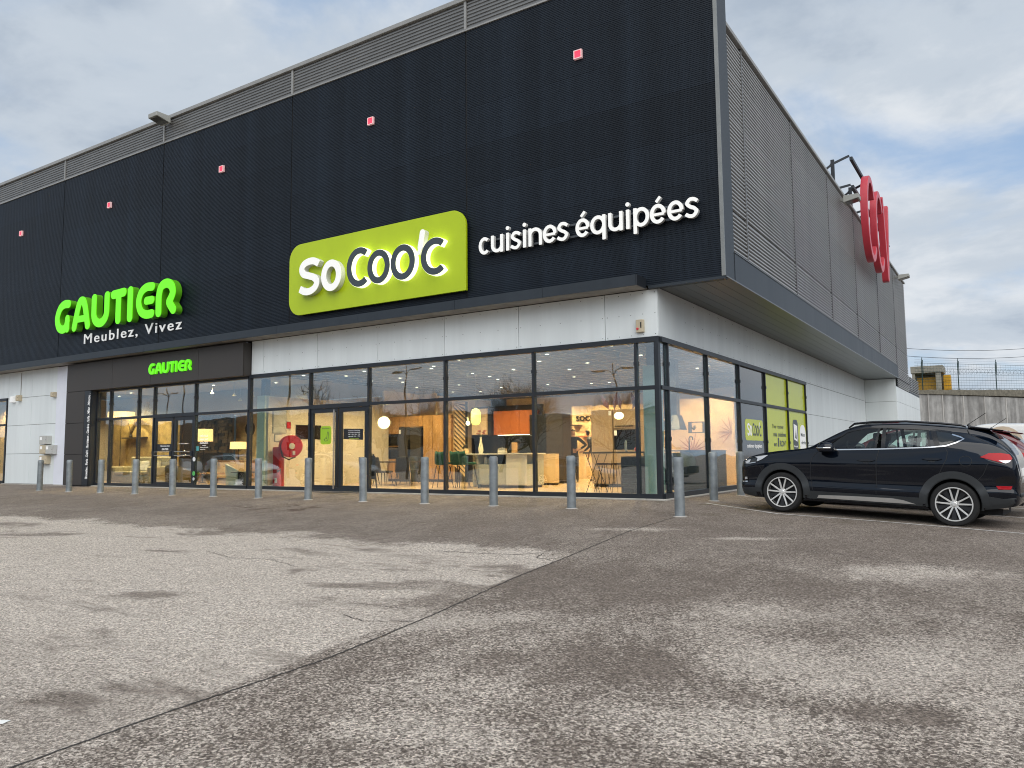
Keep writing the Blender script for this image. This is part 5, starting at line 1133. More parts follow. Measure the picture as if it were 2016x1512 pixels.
# oven tower side
t = furn('tall_cabinet', (-3.55, 4.8, .03), 'taupe tall cabinet left of the oven tower', 'cabinet'); parts(t, [('door_front', M_TAUPE, (-3.87, -3.22, 4.48, 4.50, .12, 2.16)), ('carcass', M_TAUPE, (-3.87, -3.22, 4.505, 5.1, .12, 2.165)), ('plinth', M_BRN, (-3.85, -3.24, 4.55, 5.1, .03, .12)), ('energy_label', M_SWOFF, (-3.33, -3.25, 4.474, 4.479, 2.0, 2.12))])
t = furn('oven_tower', (-2.85, 4.8, .03), 'taupe oven tower with black oven beside taupe tall cabinet', 'cabinet'); parts(t, [('door_front', M_TAUPE, (-3.19, -2.52, 4.48, 4.50, 1.64, 2.15)), ('door_front', M_TAUPE, (-3.19, -2.52, 4.48, 4.50, .12, 1.04)), ('carcass', M_TAUPE, (-3.2, -2.44, 4.505, 5.1, .12, 2.16)), ('oven_door', M_OVEN, (-3.17, -2.54, 4.465, 4.50, 1.06, 1.60)), ('handle', M_BRN, (-3.14, -2.58, 4.45, 4.47, 1.685, 1.71)), ('energy_label', M_SWOFF, (-3.16, -3.08, 4.46, 4.464, 1.44, 1.58)), ('plinth', M_BRN, (-3.18, -2.5, 4.55, 5.1, .03, .12))])
t = furn('bar_table', (-1.8, 1.7, .03), 'high bar table with hairpin legs behind the corner glass', 'table'); parts(t, [('table_top', mat('grey_oak', (.14, .11, .085), .5, var=.2, vscale=8), (-2.56, -.98, 1.45, 2.0, .952, .992))])
for x in (-2.36,):
    for y in (1.52, 1.93): MB().tube([(x-.16, y, .95), (x+.2, y, .03)], .008, 6).tube([(x+.2, y, .95), (x-.16, y, .03)], .008, 6).build('hairpin_leg', M_BMET, t)
boxo('side_panel', M_BRN, (-1.02, -.99, 1.5, 1.98, .03, .95), t)
for x, lb in ((-2.08, 'left wooden bar stool under the high table'), (-1.78, 'right wooden bar stool under the high table')):
    t = furn('bar_stool', (x, 1.55, .03), lb, 'stool', 'wooden bar stools at the high table'); MB().lathe([(.15, .685), (.165, .70), (.165, .715), (.14, .725)], (x, 1.55, 0), 22).build('seat', mat('walnut', (.10, .05, .025), .5, var=.2), t, smooth='auto')
    for a in (45, 135, 225, 315): c, s = math.cos(R(a)), math.sin(R(a)); MB().tube([(x+.08*c, 1.55+.08*s, .69), (x+.19*c, 1.55+.19*s, .03)], .007, 6).build('leg', M_BMET, t)
    MB().tube([(x+.16*math.cos(R(a)), 1.55+.16*math.sin(R(a)), .22) for a in range(0, 361, 24)], .005, 5).build('foot_ring', M_BMET, t)
t = furn('wine_cooler', (-1.18, 1.35, .03), 'black wine cooler with shelves behind the corner glass', 'wine cooler'); parts(t, [('casing', M_BLK, (-1.42, -.95, 1.12, 1.42, .04, .88)), ('door', M_OVEN, (-1.41, -.96, 1.09, 1.115, .06, .86)), ('handle', M_STEEL, (-1.40, -1.385, 1.07, 1.085, .5, .66))])
for k in range(6): boxo('shelf_front', mat('shelf_grey', (.10, .10, .09), .4, .5), (-1.36, -1.0, 1.083, 1.089, .17+.1*k, .182+.1*k), t)
t = furn('bottle', (-1.51, 1.6, .992), 'slim white bottle on the high bar table', 'bottle'); MB().lathe([(.028, .993), (.03, 1.0), (.03, 1.2), (.02, 1.235), (.018, 1.25)], (-1.51, 1.6, 0), 14).build('bottle_body', M_WTOP, t, smooth='auto')
t = furn('bowl', (-1.26, 1.65, .992), 'small red bowl on the high bar table', 'bowl'); MB().lathe([(.03, .993), (.055, 1.02), (.06, 1.06), (.04, 1.085)], (-1.26, 1.65, 0), 14).build('bowl_body', mat('red_ceramic', (.55, .03, .02), .3), t, smooth='auto')
t = furn('mint_column', (-.74, 1.45, .03), 'pale mint square column behind the corner glass', 'column'); parts(t, [('casing', M_MINT, (-.91, -.57, 1.28, 1.62, .03, 2.93)), ('core', M_FRAME, (-.84, -.64, 1.34, 1.56, 2.93, 3.385))])
t = furn('white_column', (-13.6, 1.25, .03), 'white square column between the two shops behind the glass', 'column'); parts(t, [('casing', M_MINT, (-13.86, -13.5, 1.1, 1.45, .03, 2.86)), ('core', M_FRAME, (-13.78, -13.58, 1.18, 1.38, 2.86, 3.385))])
# lit back wall with lettering
t = furn('display_wall', (-6.4, 10.6, .03), 'warmly lit yellow display wall with dark soco lettering', 'display wall'); parts(t, [('board', M_WOODL, (-7.75, -6.95, 10.5, 10.6, .03, 2.72)), ('board', M_WOODL, (-6.94, -4.8, 10.5, 10.6, .03, 2.70)), ('shelf', M_BRN, (-7.7, -7.3, 10.3, 10.49, 1.98, 2.02)), ('bench', M_TERRA, (-7.3, -6.2, 10.1, 10.49, 1.55, 1.6))])
fit_text('SOCOOC', M_BLK, t, -7.55, -6.3, 2.16, .19, 10.47, off=.012, ext=.02, space=1.15)
# side counter seen through the side glazing
t = furn('side_counter', (-.5, 3.4, .03), 'navy counter back panel standing against the side glazing', 'counter'); parts(t, [('back_panel', M_NAVY, (-.30, -.25, 1.86, 5.05, .02, .985)), ('carcass', M_NAVY, (-.9, -.305, 1.9, 5.0, .1, .95)), ('worktop', M_NAVY, (-.95, -.24, 1.84, 5.07, .987, 1.01))])
t = furn('kitchen_tap', (-.6, 3.3, 1.01), 'black tap on the navy side counter', 'tap'); MB().tube([(-.6, 3.3, 1.01), (-.6, 3.3, 1.3), (-.6, 3.36, 1.34), (-.6, 3.52, 1.34), (-.6, 3.56, 1.27)], .016, 8).build('spout', M_BMET, t, smooth=True)
t = furn('range_hood', (-1.2, 4.1, 1.54), 'black pyramid range hood seen through the side glazing', 'range hood'); MB().hexa([(-1.6, 3.9, 1.54), (-1.05, 3.9, 1.54), (-1.05, 4.4, 1.54), (-1.6, 4.4, 1.54), (-1.48, 4.1, 1.92), (-1.17, 4.1, 1.92), (-1.17, 4.38, 1.92), (-1.48, 4.38, 1.92)]).build('canopy', M_BLK, t, .006); boxo('chimney', M_BLK, (-1.42, -1.22, 4.15, 4.36, 1.921, 3.38), t)
t = furn('wall_shelf', (-1.0, 5.1, 1.47), 'small black framed wall shelf with plant behind the side glazing', 'shelf')
for d in ((-1.22, -1.19, 4.95, 5.15, 1.47, 1.77), (-.83, -.80, 4.95, 5.15, 1.47, 1.77), (-1.19, -.83, 4.95, 5.15, 1.47, 1.49), (-1.19, -.83, 4.95, 5.15, 1.75, 1.77)): boxo('frame_bar', M_BLK, d, t)
lf = MB(); rnd = random.Random(4)
for k in range(24): a = rnd.uniform(0, 6.3); lf.tube([(-1.1, 5.05, 1.55), (-1.1+.08*math.cos(a), 5.05+.05*math.sin(a), 1.6+rnd.uniform(0, .1))], [.012, .002], 4)
lf.build('plant_leaves', mat('plant_green', (.03, .07, .02), .7), t)
t = furn('mural_wall', (-1.6, 8.2, .03), 'peach partition wall with red palm leaf mural behind side glazing', 'partition'); parts(t, [('wall', mat('peach_wall', (.7, .5, .3), .8), (-3.4, -.14, 8.0, 8.15, .03, 2.6))])
rnd = random.Random(9)
def frond(x, y, z, r_, a0, a1, m, t, n=11):
    for k in range(n):
        a = R(a0+(a1-a0)*k/(n-1)); l = r_*rnd.uniform(.8, 1.1); c, s = math.cos(a), math.sin(a)
        MB().prism([(0, 0), (.5*l, .035*l), (l, 0), (.5*l, -.035*l)], lambda u, v: (x+u*c-v*s, y, z+u*s+v*c), lambda u, v: (x+u*c-v*s, y-.012, z+u*s+v*c)).build('palm_leaf', m, t)
M_PALM = mat('palm_red', (.42, .19, .09), .7)
frond(-2.2, 7.985, 1.0, .55, 20, 160, M_PALM, t, 8); frond(-1.0, 7.985, 1.55, .5, 100, 230, M_PALM, t, 6)
M_PLANT = mat('purple_leaf', (.16, .07, .09), .6); t = furn('tall_plant', (-3.1, 5.4, 2.17), 'purple-leaved plant on top of the taupe cabinets', 'plant')
for x, a in ((-3.45, 120), (-3.3, 80), (-2.75, 60), (-3.1, 100), (-2.6, 110)):
    c, s = math.cos(R(a)), math.sin(R(a)); MB().prism([(0, 0), (.2, .09), (.5, 0), (.2, -.07)], lambda u, v: (x+u*c-v*s, 4.8, 2.17+u*s+v*c), lambda u, v: (x+u*c-v*s, 4.78, 2.17+u*s+v*c)).build('leaf', M_PLANT, t)
# fire point on the party wall
t = furn('hose_reel', (-12.35, 1.15, 1.26), 'red fire hose reel on the party wall behind the glass', 'hose reel'); t.rotation_euler[2] = R(66); Wl = dict(world=False)
for y0, y1, m, n in ((-.13, -.10, M_FRED, 'front_disc'), (.10, .13, M_FRED, 'rear_disc')): MB().lathe([(.06, y0), (.32, y0), (.335, (y0+y1)/2), (.32, y1), (.06, y1)], (0, 0, 0), 32, 'y').build(n, m, t, smooth='auto', **Wl)
MB().lathe([(.27, -.09), (.30, -.06), (.30, .06), (.27, .09)], (0, 0, 0), 28, 'y').build('hose_coil', M_HOSE, t, smooth='auto', **Wl); MB().lathe([(.085, -.155), (.095, -.131)], (0, 0, 0), 18, 'y').build('hub_plate', M_WTOP, t, **Wl); MB().tube([(-.30, 0, -.05), (-.25, 0, -.30), (-.05, 0, -.40), (.15, 0, -.32)], .022, 8).build('hose', M_HOSE, t, smooth=True, **Wl); boxo('bracket', M_FRED, (-.05, .05, .13, .55, -.06, .06), t, **Wl); boxo('valve_label', M_WTOP, (.02, .10, -.136, -.131, -.26, -.14), t, **Wl)
t = furn('fire_cabinet', (-12.75, .95, .03), 'tall red fire cabinet panel beside the hose reel', 'fire cabinet'); parts(t, [('casing', M_FRED, (-12.9, -12.62, .95, 1.15, .05, 1.24)), ('door', M_FRED, (-12.88, -12.64, .935, .949, .08, 1.2))])
t = furn('fire_extinguisher', (-12.5, .8, .03), 'red fire extinguisher on the floor by the hose reel', 'extinguisher'); MB().lathe([(.07, .03), (.085, .05), (.085, .40), (.05, .47), (.03, .48)], (-12.48, .8, 0), 20).build('cylinder', M_FRED, t, smooth='auto'); MB().lathe([(.03, .48), (.03, .54), (.015, .56)], (-12.48, .8, 0), 12).build('valve', M_BMET, t); MB().tube([(-12.45, .8, .53), (-12.36, .78, .58), (-12.35, .76, .42)], .012, 6).build('hose', M_HOSE, t); boxo('label_plate', M_WTOP, (-12.53, -12.43, .712, .716, .18, .32), t)
for (y0, y1, z0, z1, m, lb) in ((.92, 1.42, 1.68, 2.34, M_GBOX, 'large framed notice on the party wall'), (1.45, 1.6, 1.82, 2.02, M_FRED, 'small red fire notice on the party wall'), (1.0, 1.25, 1.42, 1.62, M_WTOP, 'small white notice under the framed one'), (1.84, 2.86, 1.52, 1.93, M_OVEN, 'black wall screen on the party wall')):
    t = furn('wall_notice', (-12.88, (y0+y1)/2, z0), lb, 'notice' if m != M_OVEN else 'screen'); boxo('sheet', m, (-12.898, -12.87, y0, y1, z0, z1), t, .004); boxo('rim', M_TBAR if m != M_OVEN else M_BLK, (-12.899, -12.885, y0-.02, y1+.02, z0-.02, z1+.02), t)
t = furn('display_easel', (-9.05, 1.1, .03), 'wooden easel with dark board inside the kitchen shop door', 'easel'); MB().bar((-9.2, 1.1, .03), (-9.02, 1.15, 1.0), .03).build('leg', M_WOODL, t); MB().bar((-8.8, 1.1, .03), (-8.98, 1.15, 1.0), .03).build('leg', M_BMET, t); boxo('board', M_BLK, (-9.08, -8.88, 1.1, 1.12, .3, .95), t)
# furniture showroom
t = furn('sofa', (-20.8, 1.6, .03), 'long beige sofa behind the furniture shop window', 'sofa')
parts(t, [('base', M_BEIGE, (-22.0, -19.55, 1.15, 2.1, .06, .34)), ('backrest', M_BEIGE, (-22.0, -19.55, 1.9, 2.15, .34, 1.0)), ('armrest', M_BEIGE, (-22.05, -21.8, 1.15, 2.1, .3, .66)), ('armrest', M_BEIGE, (-19.75, -19.5, 1.15, 2.1, .3, .66))], .05)
for k in range(2): boxo('seat_cushion', M_BEIGE, (-21.78+k*1.02, -20.79+k*1.02, 1.15, 1.88, .345, .48), t, .05)
for i, (x, m, nm) in enumerate(((-21.4, M_SAGE, 'sage cushion at left end of the beige sofa'), (-20.9, M_WTOP, 'white cushion in the middle of the beige sofa'), (-20.2, M_BEIGE, 'beige cushion at right end of the beige sofa'))):
    q = furn('cushion', (x, 1.7, .48), nm, 'cushion', 'cushions on the sofa'); MB().hexa([(x-.24, 1.66, .485), (x+.24, 1.66, .485), (x+.24, 1.84, .485), (x-.24, 1.84, .485), (x-.22, 1.80, .85), (x+.22, 1.80, .85), (x+.22, 1.89, .85), (x-.22, 1.89, .85)]).build('cushion_body', m, q, .05)
M_MURAL = mat('mural_plaster', (.40, .30, .12), .8, var=.35, vscale=3.5); t = furn('partition_wall', (-22, 2.8, .03), 'mustard partition wall with shelf behind the sofa', 'partition'); boxo('wall', M_MURAL, (-24.9, -20.6, 2.9, 3.0, .03, 2.55), t)
t = furn('wall_shelf', (-23.4, 2.75, 1.72), 'brown wall shelf above the sofa', 'shelf'); boxo('board', M_BRN, (-23.9, -22.5, 2.65, 2.895, 1.72, 1.77), t)
t = furn('ornament', (-23.4, 2.75, 1.77), 'dark feather ornament on the wall shelf', 'ornament'); MB().prism([(-23.45, 1.9), (-23.62, 2.35), (-23.5, 2.1)], lambda a, b: (a, 2.74, b), lambda a, b: (a, 2.76, b)).build('feather', M_BLK, t); MB().prism([(-23.4, 1.9), (-23.1, 2.3), (-23.3, 2.0)], lambda a, b: (a, 2.74, b), lambda a, b: (a, 2.76, b)).build('feather', M_BLK, t); MB().lathe([(.05, 1.771), (.07, 1.82), (.03, 1.9)], (-23.43, 2.75, 0), 12).build('pot_body', M_BLK, t)
t = furn('art_panel', (-20.1, 2.85, 1.15), 'dark relief brick panel on the wall by the furniture shop door', 'art panel'); rnd = random.Random(6)
boxo('board', M_BRN, (-20.55, -18.2, 3.55, 3.6, 1.1, 2.6), t)
for i in range(12):
    for j in range(12): boxo('relief_block', M_BRN if rnd.random() < .7 else M_BLK, (-20.53+i*.193, -20.53+i*.193+.18, 3.55-rnd.uniform(.01, .09), 3.548, 1.12+j*.122, 1.12+j*.122+.11), t)
def lamp(x, y, z0, z1, r_, foot, label):
    t = furn('table_lamp' if foot > .5 else 'floor_lamp', (x, y, foot), label, 'lamp', 'lit lamps in the furniture shop'); MB().lathe([(r_, z0), (r_*.96, z1)], (x, y, 0), 24, caps=False).build('shade', M_SHADE, t, smooth='auto'); MB().tube([(x, y, foot+.03), (x, y, z1-.05)], .012, 8).build('stem', M_BMET, t); MB().lathe([(.12, foot), (.12, foot+.02), (.03, foot+.03)], (x, y, 0), 18).build('foot', M_BMET, t)
lamp(-18.6, 2.6, 1.53, 1.97, .33, .03, 'tall floor lamp with glowing drum shade behind the shop door'); lamp(-17.15, 3.0, 1.24, 1.49, .30, .83, 'table lamp with glowing yellow shade on the sideboard'); lamp(-23.2, 2.2, 2.55, 2.75, .5, .03, 'glowing wide lamp shade high above the sofa')
t = furn('partition_wall', (-16.5, 4.0, .03), 'patterned beige wall with clock and picture in furniture shop', 'partition'); boxo('wall', mat('mural_beige', (.50, .40, .24), .8, var=.3, vscale=3), (-18.9, -13.6, 4.22, 4.32, .03, 2.55), t)
t = furn('wall_clock', (-18.0, 4.2, 1.8), 'round dark wall clock on the patterned wall', 'clock'); MB().lathe([(.25, 4.17), (.27, 4.19), (.27, 4.215)], (-18.05, 0, 2.0), 26, 'y').build('dial', M_BRN, t)
t = furn('picture', (-17.3, 4.2, 1.6), 'framed orange picture on the patterned wall', 'picture'); parts(t, [('frame', M_BLK, (-17.5, -17.12, 4.19, 4.215, 1.62, 2.08)), ('print', mat('orange_print', (.62, .38, .16), .6), (-17.47, -17.15, 4.18, 4.189, 1.65, 2.05))])
t = furn('sideboard', (-17.4, 3.1, .03), 'oak sideboard under the picture', 'sideboard'); parts(t, [('carcass', M_WOOD, (-18.4, -16.5, 2.85, 3.25, .21, .80)), ('top', M_WOOD, (-18.42, -16.48, 2.83, 3.27, .801, .83)), ('leg', M_WOOD, (-18.3, -18.22, 2.9, 2.98, .03, .21)), ('leg', M_WOOD, (-16.7, -16.62, 2.9, 2.98, .03, .21))])
for k in range(4): boxo('door_front', M_WOODL, (-18.38+k*.465, -18.38+k*.465+.455, 2.83, 2.849, .23, .78), t, .003)
def armchair(x, y, m, label, rz=0.):
    t = furn('armchair', (x, y, .03), label, 'armchair'); t.rotation_euler[2] = rz
    b = MB(); pr = []
    for i in range(13):
        a = R(-20+220*i/12); pr.append((math.cos(a), math.sin(a)))
    for c, s in pr: b.v += [(.40*c, .38*s, .02), (.44*c, .42*s, .45+.24*max(0, s)), (.36*c, .34*s, .45+.24*max(0, s)), (.32*c, .30*s, .05)]
    for i in range(12):
        for k in range(4): b.f.append((i*4+k, i*4+(k+1) % 4, (i+1)*4+(k+1) % 4, (i+1)*4+k))
    b.build('shell', m, t, smooth='auto', world=False); MB().lathe([(.30, .05), (.33, .12), (.33, .36), (.27, .42)], (0, -.02, 0), 20).build('seat_cushion', m, t, smooth='auto', world=False)
armchair(-15.2, 1.5, mat('mint_fabric', (.50, .56, .44), .9, var=.08), 'mint round armchair behind the furniture shop window', R(150)); armchair(-18.2, 1.35, mat('olive_fabric', (.16, .12, .05), .9, var=.15), 'olive brown armchair behind the furniture shop door', R(200))
t = furn('side_table', (-14.4, 1.1, .03), 'black side table beside the mint armchair', 'side table'); parts(t, [('top', M_BLK, (-14.75, -14.1, .85, 1.4, .46, .49)), ('leg', M_BLK, (-14.6, -14.5, 1.0, 1.2, .03, .46)), ('leg', M_BLK, (-14.32, -14.22, 1.0, 1.2, .03, .46))])
t = furn('coffee_table', (-17.2, 1.9, .03), 'small oak coffee table behind the furniture shop door', 'coffee table'); parts(t, [('top', M_WOOD, (-17.7, -16.8, 1.7, 2.2, .38, .42)), ('leg', M_WOOD, (-17.65, -17.59, 1.75, 1.81, .03, .38)), ('leg', M_WOOD, (-16.9, -16.84, 1.75, 1.81, .03, .38))])
for i, (x, y, z) in enumerate(((-17.0, 2.9, 2.95), (-16.4, 2.2, 3.05), (-15.7, 2.4, 3.0), (-16.8, 1.6, 3.1), (-15.0, 1.8, 3.05))):
    t = furn('spot_lamp', (x, y, 3.39), 'small cone spot lamp hanging in the furniture shop', 'lamp', 'cone spot lamps in the furniture shop'); MB().lathe([(.02, z+.09), (.075, z)], (x, y, 0), 14, caps=False).build('cone', M_BEIGE, t, smooth='auto'); MB().tube([(x, y, 3.39), (x, y, z+.08)], .006, 5).build('cord', M_TBAR, t); MB().lathe([(.05, z+.012), (.05, z+.02)], (x, y, 0), 12).build('lens', M_DOWN, t)

# ---------------------------------------------------------------- two people by the kitchen
def person(joints, bones, label, loc, rz, top, trousers, skin, hair):
    names = list(joints); me = bpy.data.meshes.new('person'); me.from_pydata([joints[n][0] for n in names], [(names.index(a), names.index(b)) for a, b in bones], [])
    o = bpy.data.objects.new('person', me); COL.objects.link(o); o.modifiers.new('skin', 'SKIN'); s = o.modifiers.new('sub', 'SUBSURF'); s.levels = s.render_levels = 2
    for i, n in enumerate(names):
        v = me.skin_vertices[0].data[i]; r_ = joints[n][1]; v.radius = (r_, r_) if not isinstance(r_, tuple) else r_; v.use_root = n == 'pelvis'
    bpy.context.view_layer.update(); m2 = bpy.data.meshes.new_from_object(o.evaluated_get(bpy.context.evaluated_depsgraph_get()))
    o.modifiers.clear(); o.data = m2; m2.materials.clear()
    for m in (top, trousers, skin, hair, M_BLK): m2.materials.append(m)
    J = {n: Vector(j[0]) for n, j in joints.items()}
    for p in m2.polygons:
        c = p.center; near = min(J, key=lambda n: (J[n]-c).length); p.use_smooth = True
        k = 0
        if near in ('pelvis', 'hip_l', 'hip_r', 'knee_l', 'knee_r', 'ankle_l', 'ankle_r'): k = 1
        if near.startswith('foot') or near.startswith('toe'): k = 4
        if near.startswith(('hand', 'fing', 'thumb', 'wrist', 'neck')) and (J[near]-c).length < (.10 if near == 'neck' else .055): k = 2
        if near in ('head', 'crown', 'chin'): k = 3 if (c.z > J['head'].z+.01 or c.y > J['head'].y-.03) else 2
        p.material_index = k
    o.location = loc; o.rotation_euler[2] = rz; tag(o, label, 'person'); o.name = 'person'; return o
SKIN = mat('skin', (.42, .24, .17), .6, var=.05); HAIR = mat('dark_hair', (.012, .009, .007), .6); JUMP = mat('black_jumper', (.010, .010, .011), .85, var=.15); TROU = mat('dark_trousers', (.012, .012, .014), .8, var=.15)
def hand(J, B, w, dirv, sd):
    d = Vector(dirv).normalized(); side = d.cross(Vector((0, 1, 0))).normalized(); h = Vector(J[w][0])+d*.075; J['hand'+sd] = (tuple(h), (.036, .02)); B.append((w, 'hand'+sd))
    for k, l in enumerate((.062, .075, .07, .055)):
        a = h+side*(.025*(k-1.5))+d*.035; b = a+d*l*.6; c = b+d*l*.5+Vector((0, .02, 0)); J[f'fing{sd}{k}a'] = (tuple(a), .010); J[f'fing{sd}{k}b'] = (tuple(b), .009); J[f'fing{sd}{k}c'] = (tuple(c), .007); B += [('hand'+sd, f'fing{sd}{k}a'), (f'fing{sd}{k}a', f'fing{sd}{k}b'), (f'fing{sd}{k}b', f'fing{sd}{k}c')]
    a = h-side*.045-d*.01; b = a-side*.02+d*.035; J['thumb'+sd+'a'] = (tuple(a), .011); J['thumb'+sd+'b'] = (tuple(b), .008); B += [('hand'+sd, 'thumb'+sd+'a'), ('thumb'+sd+'a', 'thumb'+sd+'b')]
def standing(lean=0., elbow_r=None, wrist_r=None, wdir=(-.8, -.2, -.2)):
    J = {'pelvis': ((0, 0, .94), (.15, .11)), 'waist': ((0, -lean*.15, 1.08), (.135, .10)), 'chest': ((0, -lean*.4, 1.30), (.165, .115)), 'collar': ((0, -lean*.55, 1.43), (.12, .085)), 'neck': ((0, -lean*.6-.01, 1.51), .055), 'chin': ((0, -lean*.65-.03, 1.58), .065), 'head': ((0, -lean*.7-.015, 1.655), (.075, .09)), 'crown': ((0, -lean*.7, 1.715), .065),
         'shoulder_l': ((-.18, -lean*.5, 1.41), .062), 'elbow_l': ((-.25, -lean*.5+.03, 1.13), .045), 'wrist_l': ((-.22, -lean*.5-.08, .90), .032), 'shoulder_r': ((.18, -lean*.5, 1.41), .062), 'elbow_r': (elbow_r or (.42, .06, 1.20), .045), 'wrist_r': (wrist_r or (.22, -.10, 1.06), .032),
         'hip_l': ((-.09, 0, .86), .10), 'knee_l': ((-.11, -.02, .49), .068), 'ankle_l': ((-.12, .03, .09), .045), 'foot_l': ((-.13, -.06, .045), .04), 'toe_l': ((-.14, -.14, .035), .03), 'hip_r': ((.09, 0, .86), .10), 'knee_r': ((.11, -.02, .49), .068), 'ankle_r': ((.12, .03, .09), .045), 'foot_r': ((.13, -.06, .045), .04), 'toe_r': ((.14, -.14, .035), .03)}
    B = [('pelvis', 'waist'), ('waist', 'chest'), ('chest', 'collar'), ('collar', 'neck'), ('neck', 'chin'), ('chin', 'head'), ('head', 'crown'), ('collar', 'shoulder_l'), ('shoulder_l', 'elbow_l'), ('elbow_l', 'wrist_l'), ('collar', 'shoulder_r'), ('shoulder_r', 'elbow_r'), ('elbow_r', 'wrist_r')]
    for s in 'lr': B += [('pelvis', 'hip_'+s), ('hip_'+s, 'knee_'+s), ('knee_'+s, 'ankle_'+s), ('ankle_'+s, 'foot_'+s), ('foot_'+s, 'toe_'+s)]
    hand(J, B, 'wrist_r', wdir, '_r'); hand(J, B, 'wrist_l', (0, -.1, -1), '_l'); return J, B
J, B = standing(); person(J, B, 'person in black standing with one hand on the hip by the dark cabinets', (-5.98, 7.3, .03), R(20), JUMP, TROU, SKIN, HAIR)
J, B = standing(.3, (.26, -.16, 1.14), (.20, -.34, 1.0), (-.3, -.9, -.2)); person(J, B, 'person in dark padded jacket leaning forward beside the standing person', (-5.92, 8.7, .03), R(-70), mat('dark_jacket', (.016, .017, .02), .6, var=.2, vscale=12), TROU, SKIN, HAIR)
# ================================================================ right background
M_OLDC = bpy.data.materials.new('streaked_concrete'); M_OLDC.use_nodes = True
def _conc(m):
    t = m.node_tree; b = t.nodes['Principled BSDF']; c = N('ShaderNodeTexCoord', t); L = t.links.new
    def ns(sc_, scale, det=6, rg=.65):
        mp = N('ShaderNodeMapping', t); mp.inputs['Scale'].default_value = sc_; L(c.outputs['Object'], mp.inputs[0]); n = N('ShaderNodeTexNoise', t); n.inputs['Scale'].default_value = scale; n.inputs['Detail'].default_value = det; n.inputs['Roughness'].default_value = rg; L(mp.outputs[0], n.inputs['Vector']); return n.outputs['Fac']
    r1 = N('ShaderNodeValToRGB', t); r1.color_ramp.elements[0].position = .36; r1.color_ramp.elements[1].position = .62; r1.color_ramp.elements[0].color = (.22, .212, .20, 1); r1.color_ramp.elements[1].color = (.46, .45, .43, 1); L(ns((1, 1, .07), 1.1), r1.inputs[0])
    r2 = N('ShaderNodeValToRGB', t); r2.color_ramp.elements[0].position = .3; r2.color_ramp.elements[1].position = .7; r2.color_ramp.elements[0].color = (.6, .6, .6, 1); r2.color_ramp.elements[1].color = (1.1, 1.1, 1.1, 1); L(ns((1, 1, 1), 1.1), r2.inputs[0])
    mx = N('ShaderNodeMix', t, data_type='RGBA', blend_type='MULTIPLY'); mx.inputs[0].default_value = 1; L(r1.outputs[0], mx.inputs[6]); L(r2.outputs[0], mx.inputs[7]); L(mx.outputs[2], b.inputs['Base Color']); b.inputs['Roughness'].default_value = .9
_conc(M_OLDC)
wd = Vector((.508, .861, 0)); w0 = Vector((-.1, 53.7, 0))
rw = thing('retaining_wall', (w0.x, w0.y, 0), 'streaked grey concrete retaining wall behind the parked cars', 'wall')
def along(s, off, z): p = w0+wd*s+Vector((.861, -.508, 0))*off; return (p.x, p.y, z)
edges = [-1.0, .5, 2.25, 4.85, 7.6, 10.5, 13.3, 16.1, 18.9]
for a, b_ in zip(edges[:-1], edges[1:]):
    MB().hexa([along(a+.015, 0, -1), along(a+.015, .25, -1), along(b_-.015, .25, -1), along(b_-.015, 0, -1), along(a+.015, 0, 5.34), along(a+.015, .25, 5.34), along(b_-.015, .25, 5.34), along(b_-.015, 0, 5.34)]).build('concrete_panel', M_OLDC, rw, .01)
    MB().hexa([along(b_-.05, .0, -1), along(b_-.05, .30, -1), along(b_+.07, .30, -1), along(b_+.07, 0, -1), along(b_-.05, 0, 5.33), along(b_-.05, .30, 5.33), along(b_+.07, .30, 5.33), along(b_+.07, 0, 5.33)]).build('pilaster', mat('pale_concrete', (.46, .44, .41), .9, var=.2, streak=True), rw)
M_CAPC = mat('mossy_coping', (.17, .155, .12), .95, var=.35, vscale=4, bump=.4)
rnd = random.Random(8); n = 34; cp = MB()
for i in range(n+1):
    s = -1+i*20/n
    z = 5.70+.03*s*.9
    for off, zz in ((-.35, 5.345+.008*s), (.36, 5.345+.008*s), (.36, z-.03+rnd.uniform(-.03, .03)), (-.35, z+rnd.uniform(-.04, .05))): cp.v.append(along(s, off, zz))
cp.f = [(i*4+k, i*4+(k+1) % 4, i*4+4+(k+1) % 4, i*4+4+k) for i in range(n) for k in range(4)]+[(0, 1, 2, 3), (n*4+3, n*4+2, n*4+1, n*4)]
cp.build('coping', M_CAPC, rw, smooth='auto')
M_DRY = mat('dry_grass', (.10, .085, .04), .95, var=.3); tuft = MB()
for k in range(420):
    s = rnd.uniform(-.9, 18); z = 5.72+.027*s; h_ = rnd.uniform(.04, .16); p = Vector(along(s, rnd.uniform(.1, .34), z-.03)); q = p+Vector((rnd.uniform(-.07, .07), rnd.uniform(-.07, .07), h_)); tuft.add([p-wd*.012, p+wd*.012, q], [(0, 1, 2)])
tag(tuft.build('grass_tufts', M_DRY, None, raw=True), 'dry grass tufts growing along the retaining wall coping', 'grass', kind='stuff')
tr = MB(); tr.add([along(-1, -.3, 5.4), along(18.9, -.3, 5.7), along(18.9, -150, 5.7), along(-1, -150, 5.4)], [(0, 1, 2, 3)]); tag(tr.build('terrace_ground', mat('terrace_grass', (.07, .075, .035), .95, var=.3), None, raw=True), kind='structure')
